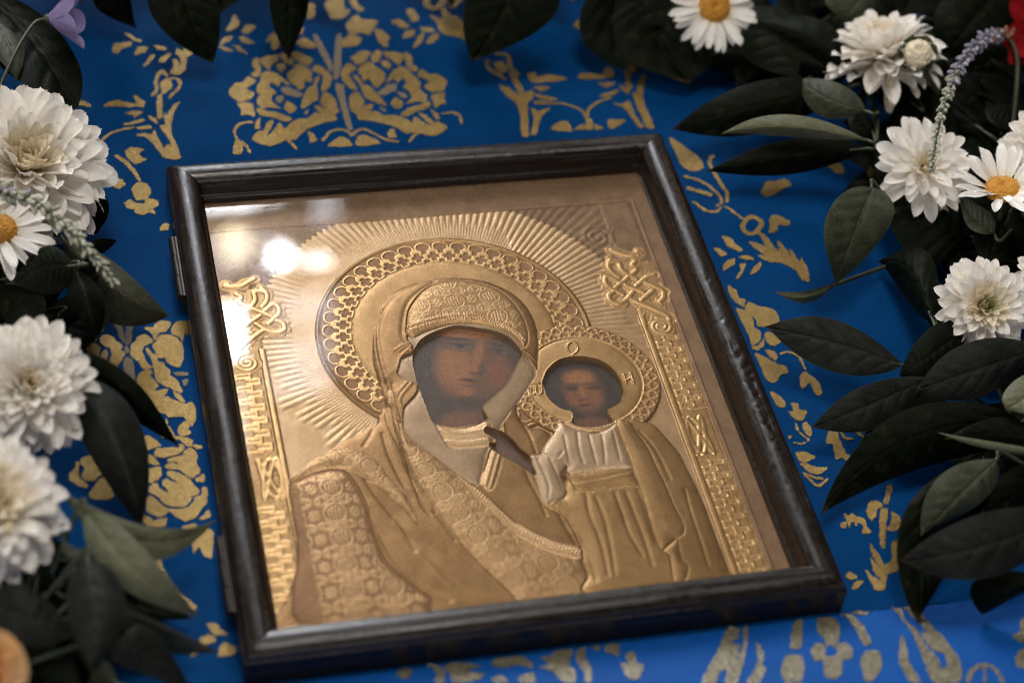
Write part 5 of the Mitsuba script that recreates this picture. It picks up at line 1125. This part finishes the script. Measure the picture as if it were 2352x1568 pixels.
# a closed bud
k = thing('flower_bud', 'closed cream bud with green sepals below the topmost right chrysanthemum', 'flower bud')
B = frame_of((-.25, -.45, .86)); bc = np.array([.3042, .1724, .070]); Rb = .0098
v = domed(bc, B, Rb * .86, Rb * .9, 4, 5); part(k, 'bud_petals', v, 'petal_cream', smooth=True)
SEP = petal_ply((.75, -.3, .55, 2.0), 'stem_green', 3)
for i in range(8): add_copy(k, 'sepal', SEP, place(bc - B[:, 2] * Rb * .95, B, i * math.pi / 4, math.radians(28), Rb * .25, 0, Rb * 1.45))
part(k, 'stem', tube(spline([bc - B[:, 2] * Rb * .8, (.3110, .1655, .058), (.3211, .1637, .045)], 8), .0018, 10), 'stem_green', smooth=True)
# flower spikes
scene['floret_lilac'] = {'type': 'principled', 'base_color': rgb(.31, .29, .355), 'roughness': .6}
scene['floret_green'] = {'type': 'principled', 'base_color': rgb(.36, .36, .27), 'roughness': .6}
scene['floret_dry'] = {'type': 'principled', 'base_color': rgb(.22, .09, .05), 'roughness': .7}
fb = trimesh.creation.icosphere(subdivisions=2, radius=.5); fb.vertices = fb.vertices * np.array([1.0, .46, .46]) + np.array([.5, 0, 0]); fb.vertices[:, 1:] *= (.6 + .8 * fb.vertices[:, :1] * (1.25 - fb.vertices[:, :1]))
FLO = {m: mikit.ply(fb, m, smooth=True) for m in ('floret_lilac', 'floret_green', 'floret_dry')}
def spike(label, path, r0, r1, n, seed, dry=0.0, lilac=.6):
    k = thing('flower_spike', label, 'flower spike', 'veronica flower spikes')
    P = spline(path, 12); g = np.random.default_rng(seed)
    part(k, 'stem', tube(P, np.linspace(.0014, .0006, len(P)), 8), 'stem_green', smooth=True)
    s = np.r_[0, np.cumsum(np.linalg.norm(np.diff(P, axis=0), axis=1))]; L = s[-1]
    for i in range(n):
        t = (i + .5) / n; q = np.array([np.interp(t * L, s, P[:, a]) for a in range(3)]); q2 = np.array([np.interp(min(t * L + .002, L), s, P[:, a]) for a in range(3)]); q1 = np.array([np.interp(max(t * L - .002, 0), s, P[:, a]) for a in range(3)])
        B = frame_of(q2 - q1); ln = (r0 * (1 - t) + r1 * t) * g.uniform(.65, 1.25)
        mat = 'floret_dry' if t < dry and g.random() < .6 else 'floret_lilac' if t < lilac + g.normal(0, .06) else 'floret_green'
        add_copy(k, 'floret', FLO[mat], place(q, B, i * 2.39996 + g.normal(0, .35), math.radians(38 + 20 * t + g.normal(0, 12)), .0006, 0, ln))
spike('drooping lilac and green flower spike arching over the open right chrysanthemum', [(.3613, .1298, .03), (.3704, .1591, .05), (.376, .1786, .058), (.3755, .191, .062), (.3635, .1878, .068), (.3422, .1721, .074), (.3179, .1461, .078), (.2974, .1151, .080), (.2848, .0932, .078), (.2721, .0664, .072)][3:], .0068, .0034, 200, 31, .12, .5)
k31 = 'flower_spike'
part(k31, 'stalk', tube(spline([(.3600, .1240, .02), (.3704, .1591, .05), (.3762, .1790, .058), (.3755, .191, .062)], 8), .0015, 8), 'stem_green', smooth=True)
spike('blurred grey-green flower spike lying over the left daisy', [(-.285, .105, .088), (-.255, .0909, .090), (-.2381, .0786, .092), (-.2235, .0688, .092), (-.2097, .0499, .090), (-.1992, .0359, .084), (-.1903, .0263, .074)], .0085, .0040, 170, 32, 0, .38)
# bellflower at the top left
def bell_col(p, n, uv): return mix((.30, .24, .50), (.42, .36, .60), fbm(p.x * 300, p.y * 300, p.z * 300, 3))
scene['petal_violet'] = {'type': 'principledthin', 'base_color': proc(bell_col), 'roughness': .5, 'diff_trans': .6, 'spec_trans': 0.0}
k = thing('bellflower', 'pale violet bellflower on a thin bent stem in the top left corner', 'flower')
BP = petal_ply((.62, .25, .12, 1.5), 'petal_violet', 2)
bb = np.array([-.2085, .2492, .0705]); B = frame_of((.85, -.12, .12))
for i in range(5): add_copy(k, 'petal', BP, place(bb, B, i * 2 * math.pi / 5 + .5, math.radians(42), .0015, 0, .025))
z = trimesh.creation.icosphere(subdivisions=2, radius=.003); z.apply_translation(bb); part(k, 'calyx', z, 'stem_green', smooth=True)
part(k, 'stem', tube(spline([bb, (-.2160, .2440, .0725), (-.2250, .2270, .072), (-.2330, .2080, .070), (-.2400, .1920, .066)], 8), .0011, 8), 'stem_green', smooth=True)
# red blooms at both edges
def red_col(p, n, uv): return mix((.22, .008, .012), (.40, .018, .02), fbm(p.x * 200, p.y * 200, p.z * 200, 3))
scene['petal_red'] = {'type': 'principledthin', 'base_color': proc(red_col), 'roughness': .6, 'diff_trans': .5, 'spec_trans': 0.0}
RP = [petal_ply((w, c, l, 2.4), 'petal_red', i) for i, (w, c, l) in enumerate(((.6, .3, .15), (.5, .4, .3), (.66, .2, .05)))]
def red_flower(label, c, R, axis, seed):
    k = thing('red_flower', label, 'flower'); g = np.random.default_rng(seed); B = frame_of(axis)
    for r, (n, el, ln) in enumerate(((9, 10, 1), (8, 30, .9), (7, 50, .75), (5, 70, .6))):
        for i in range(n): add_copy(k, 'petal', RP[int(g.integers(3))], place(c, B, 2 * math.pi * (i + .5 * r) / n + g.normal(0, .1), math.radians(el + g.normal(0, 8)), R * .05, 0, R * ln, g.normal(0, .3)))
    part(k, 'stem', tube(spline([np.array(c), np.array(c) + (0, 0, -.02), np.array(c) + (.004 * np.sign(c[0]), 0, -.045)], 5), .002, 8), 'stem_green', smooth=True)
red_flower('deep red bloom cut off by the right edge at the top', (.4080, .1900, .062), .036, (-.45, -.35, .8), 41)
red_flower('deep red bloom just showing at the left edge', (-.2640, .2010, .075), .022, (.35, -.3, .85), 42)
# peach rose in the near left corner
def peach_col(p, n, uv): return mix((.80, .50, .22), (.86, .58, .30), fbm(p.x * 90, p.y * 90, p.z * 90, 3))
scene['petal_peach'] = {'type': 'principledthin', 'base_color': proc(peach_col), 'roughness': .55, 'diff_trans': .6, 'spec_trans': 0.0}
k = thing('rose', 'peach rose petals at the lower left corner, far out of focus', 'flower')
PP = petal_ply((1.15, .42, .30, 2.2), 'petal_peach', 1)
rc = np.array([-.2690, -.2085, .080]); B = frame_of((.35, -.2, .9))
for r, (n, el, ln) in enumerate(((5, 18, 1.0), (5, 42, .9), (4, 62, .8), (3, 78, .7))):
    for i in range(n): add_copy(k, 'petal', PP, place(rc, B, 2 * math.pi * (i + .4 * r) / n, math.radians(el), .002, 0, .0215 * ln))
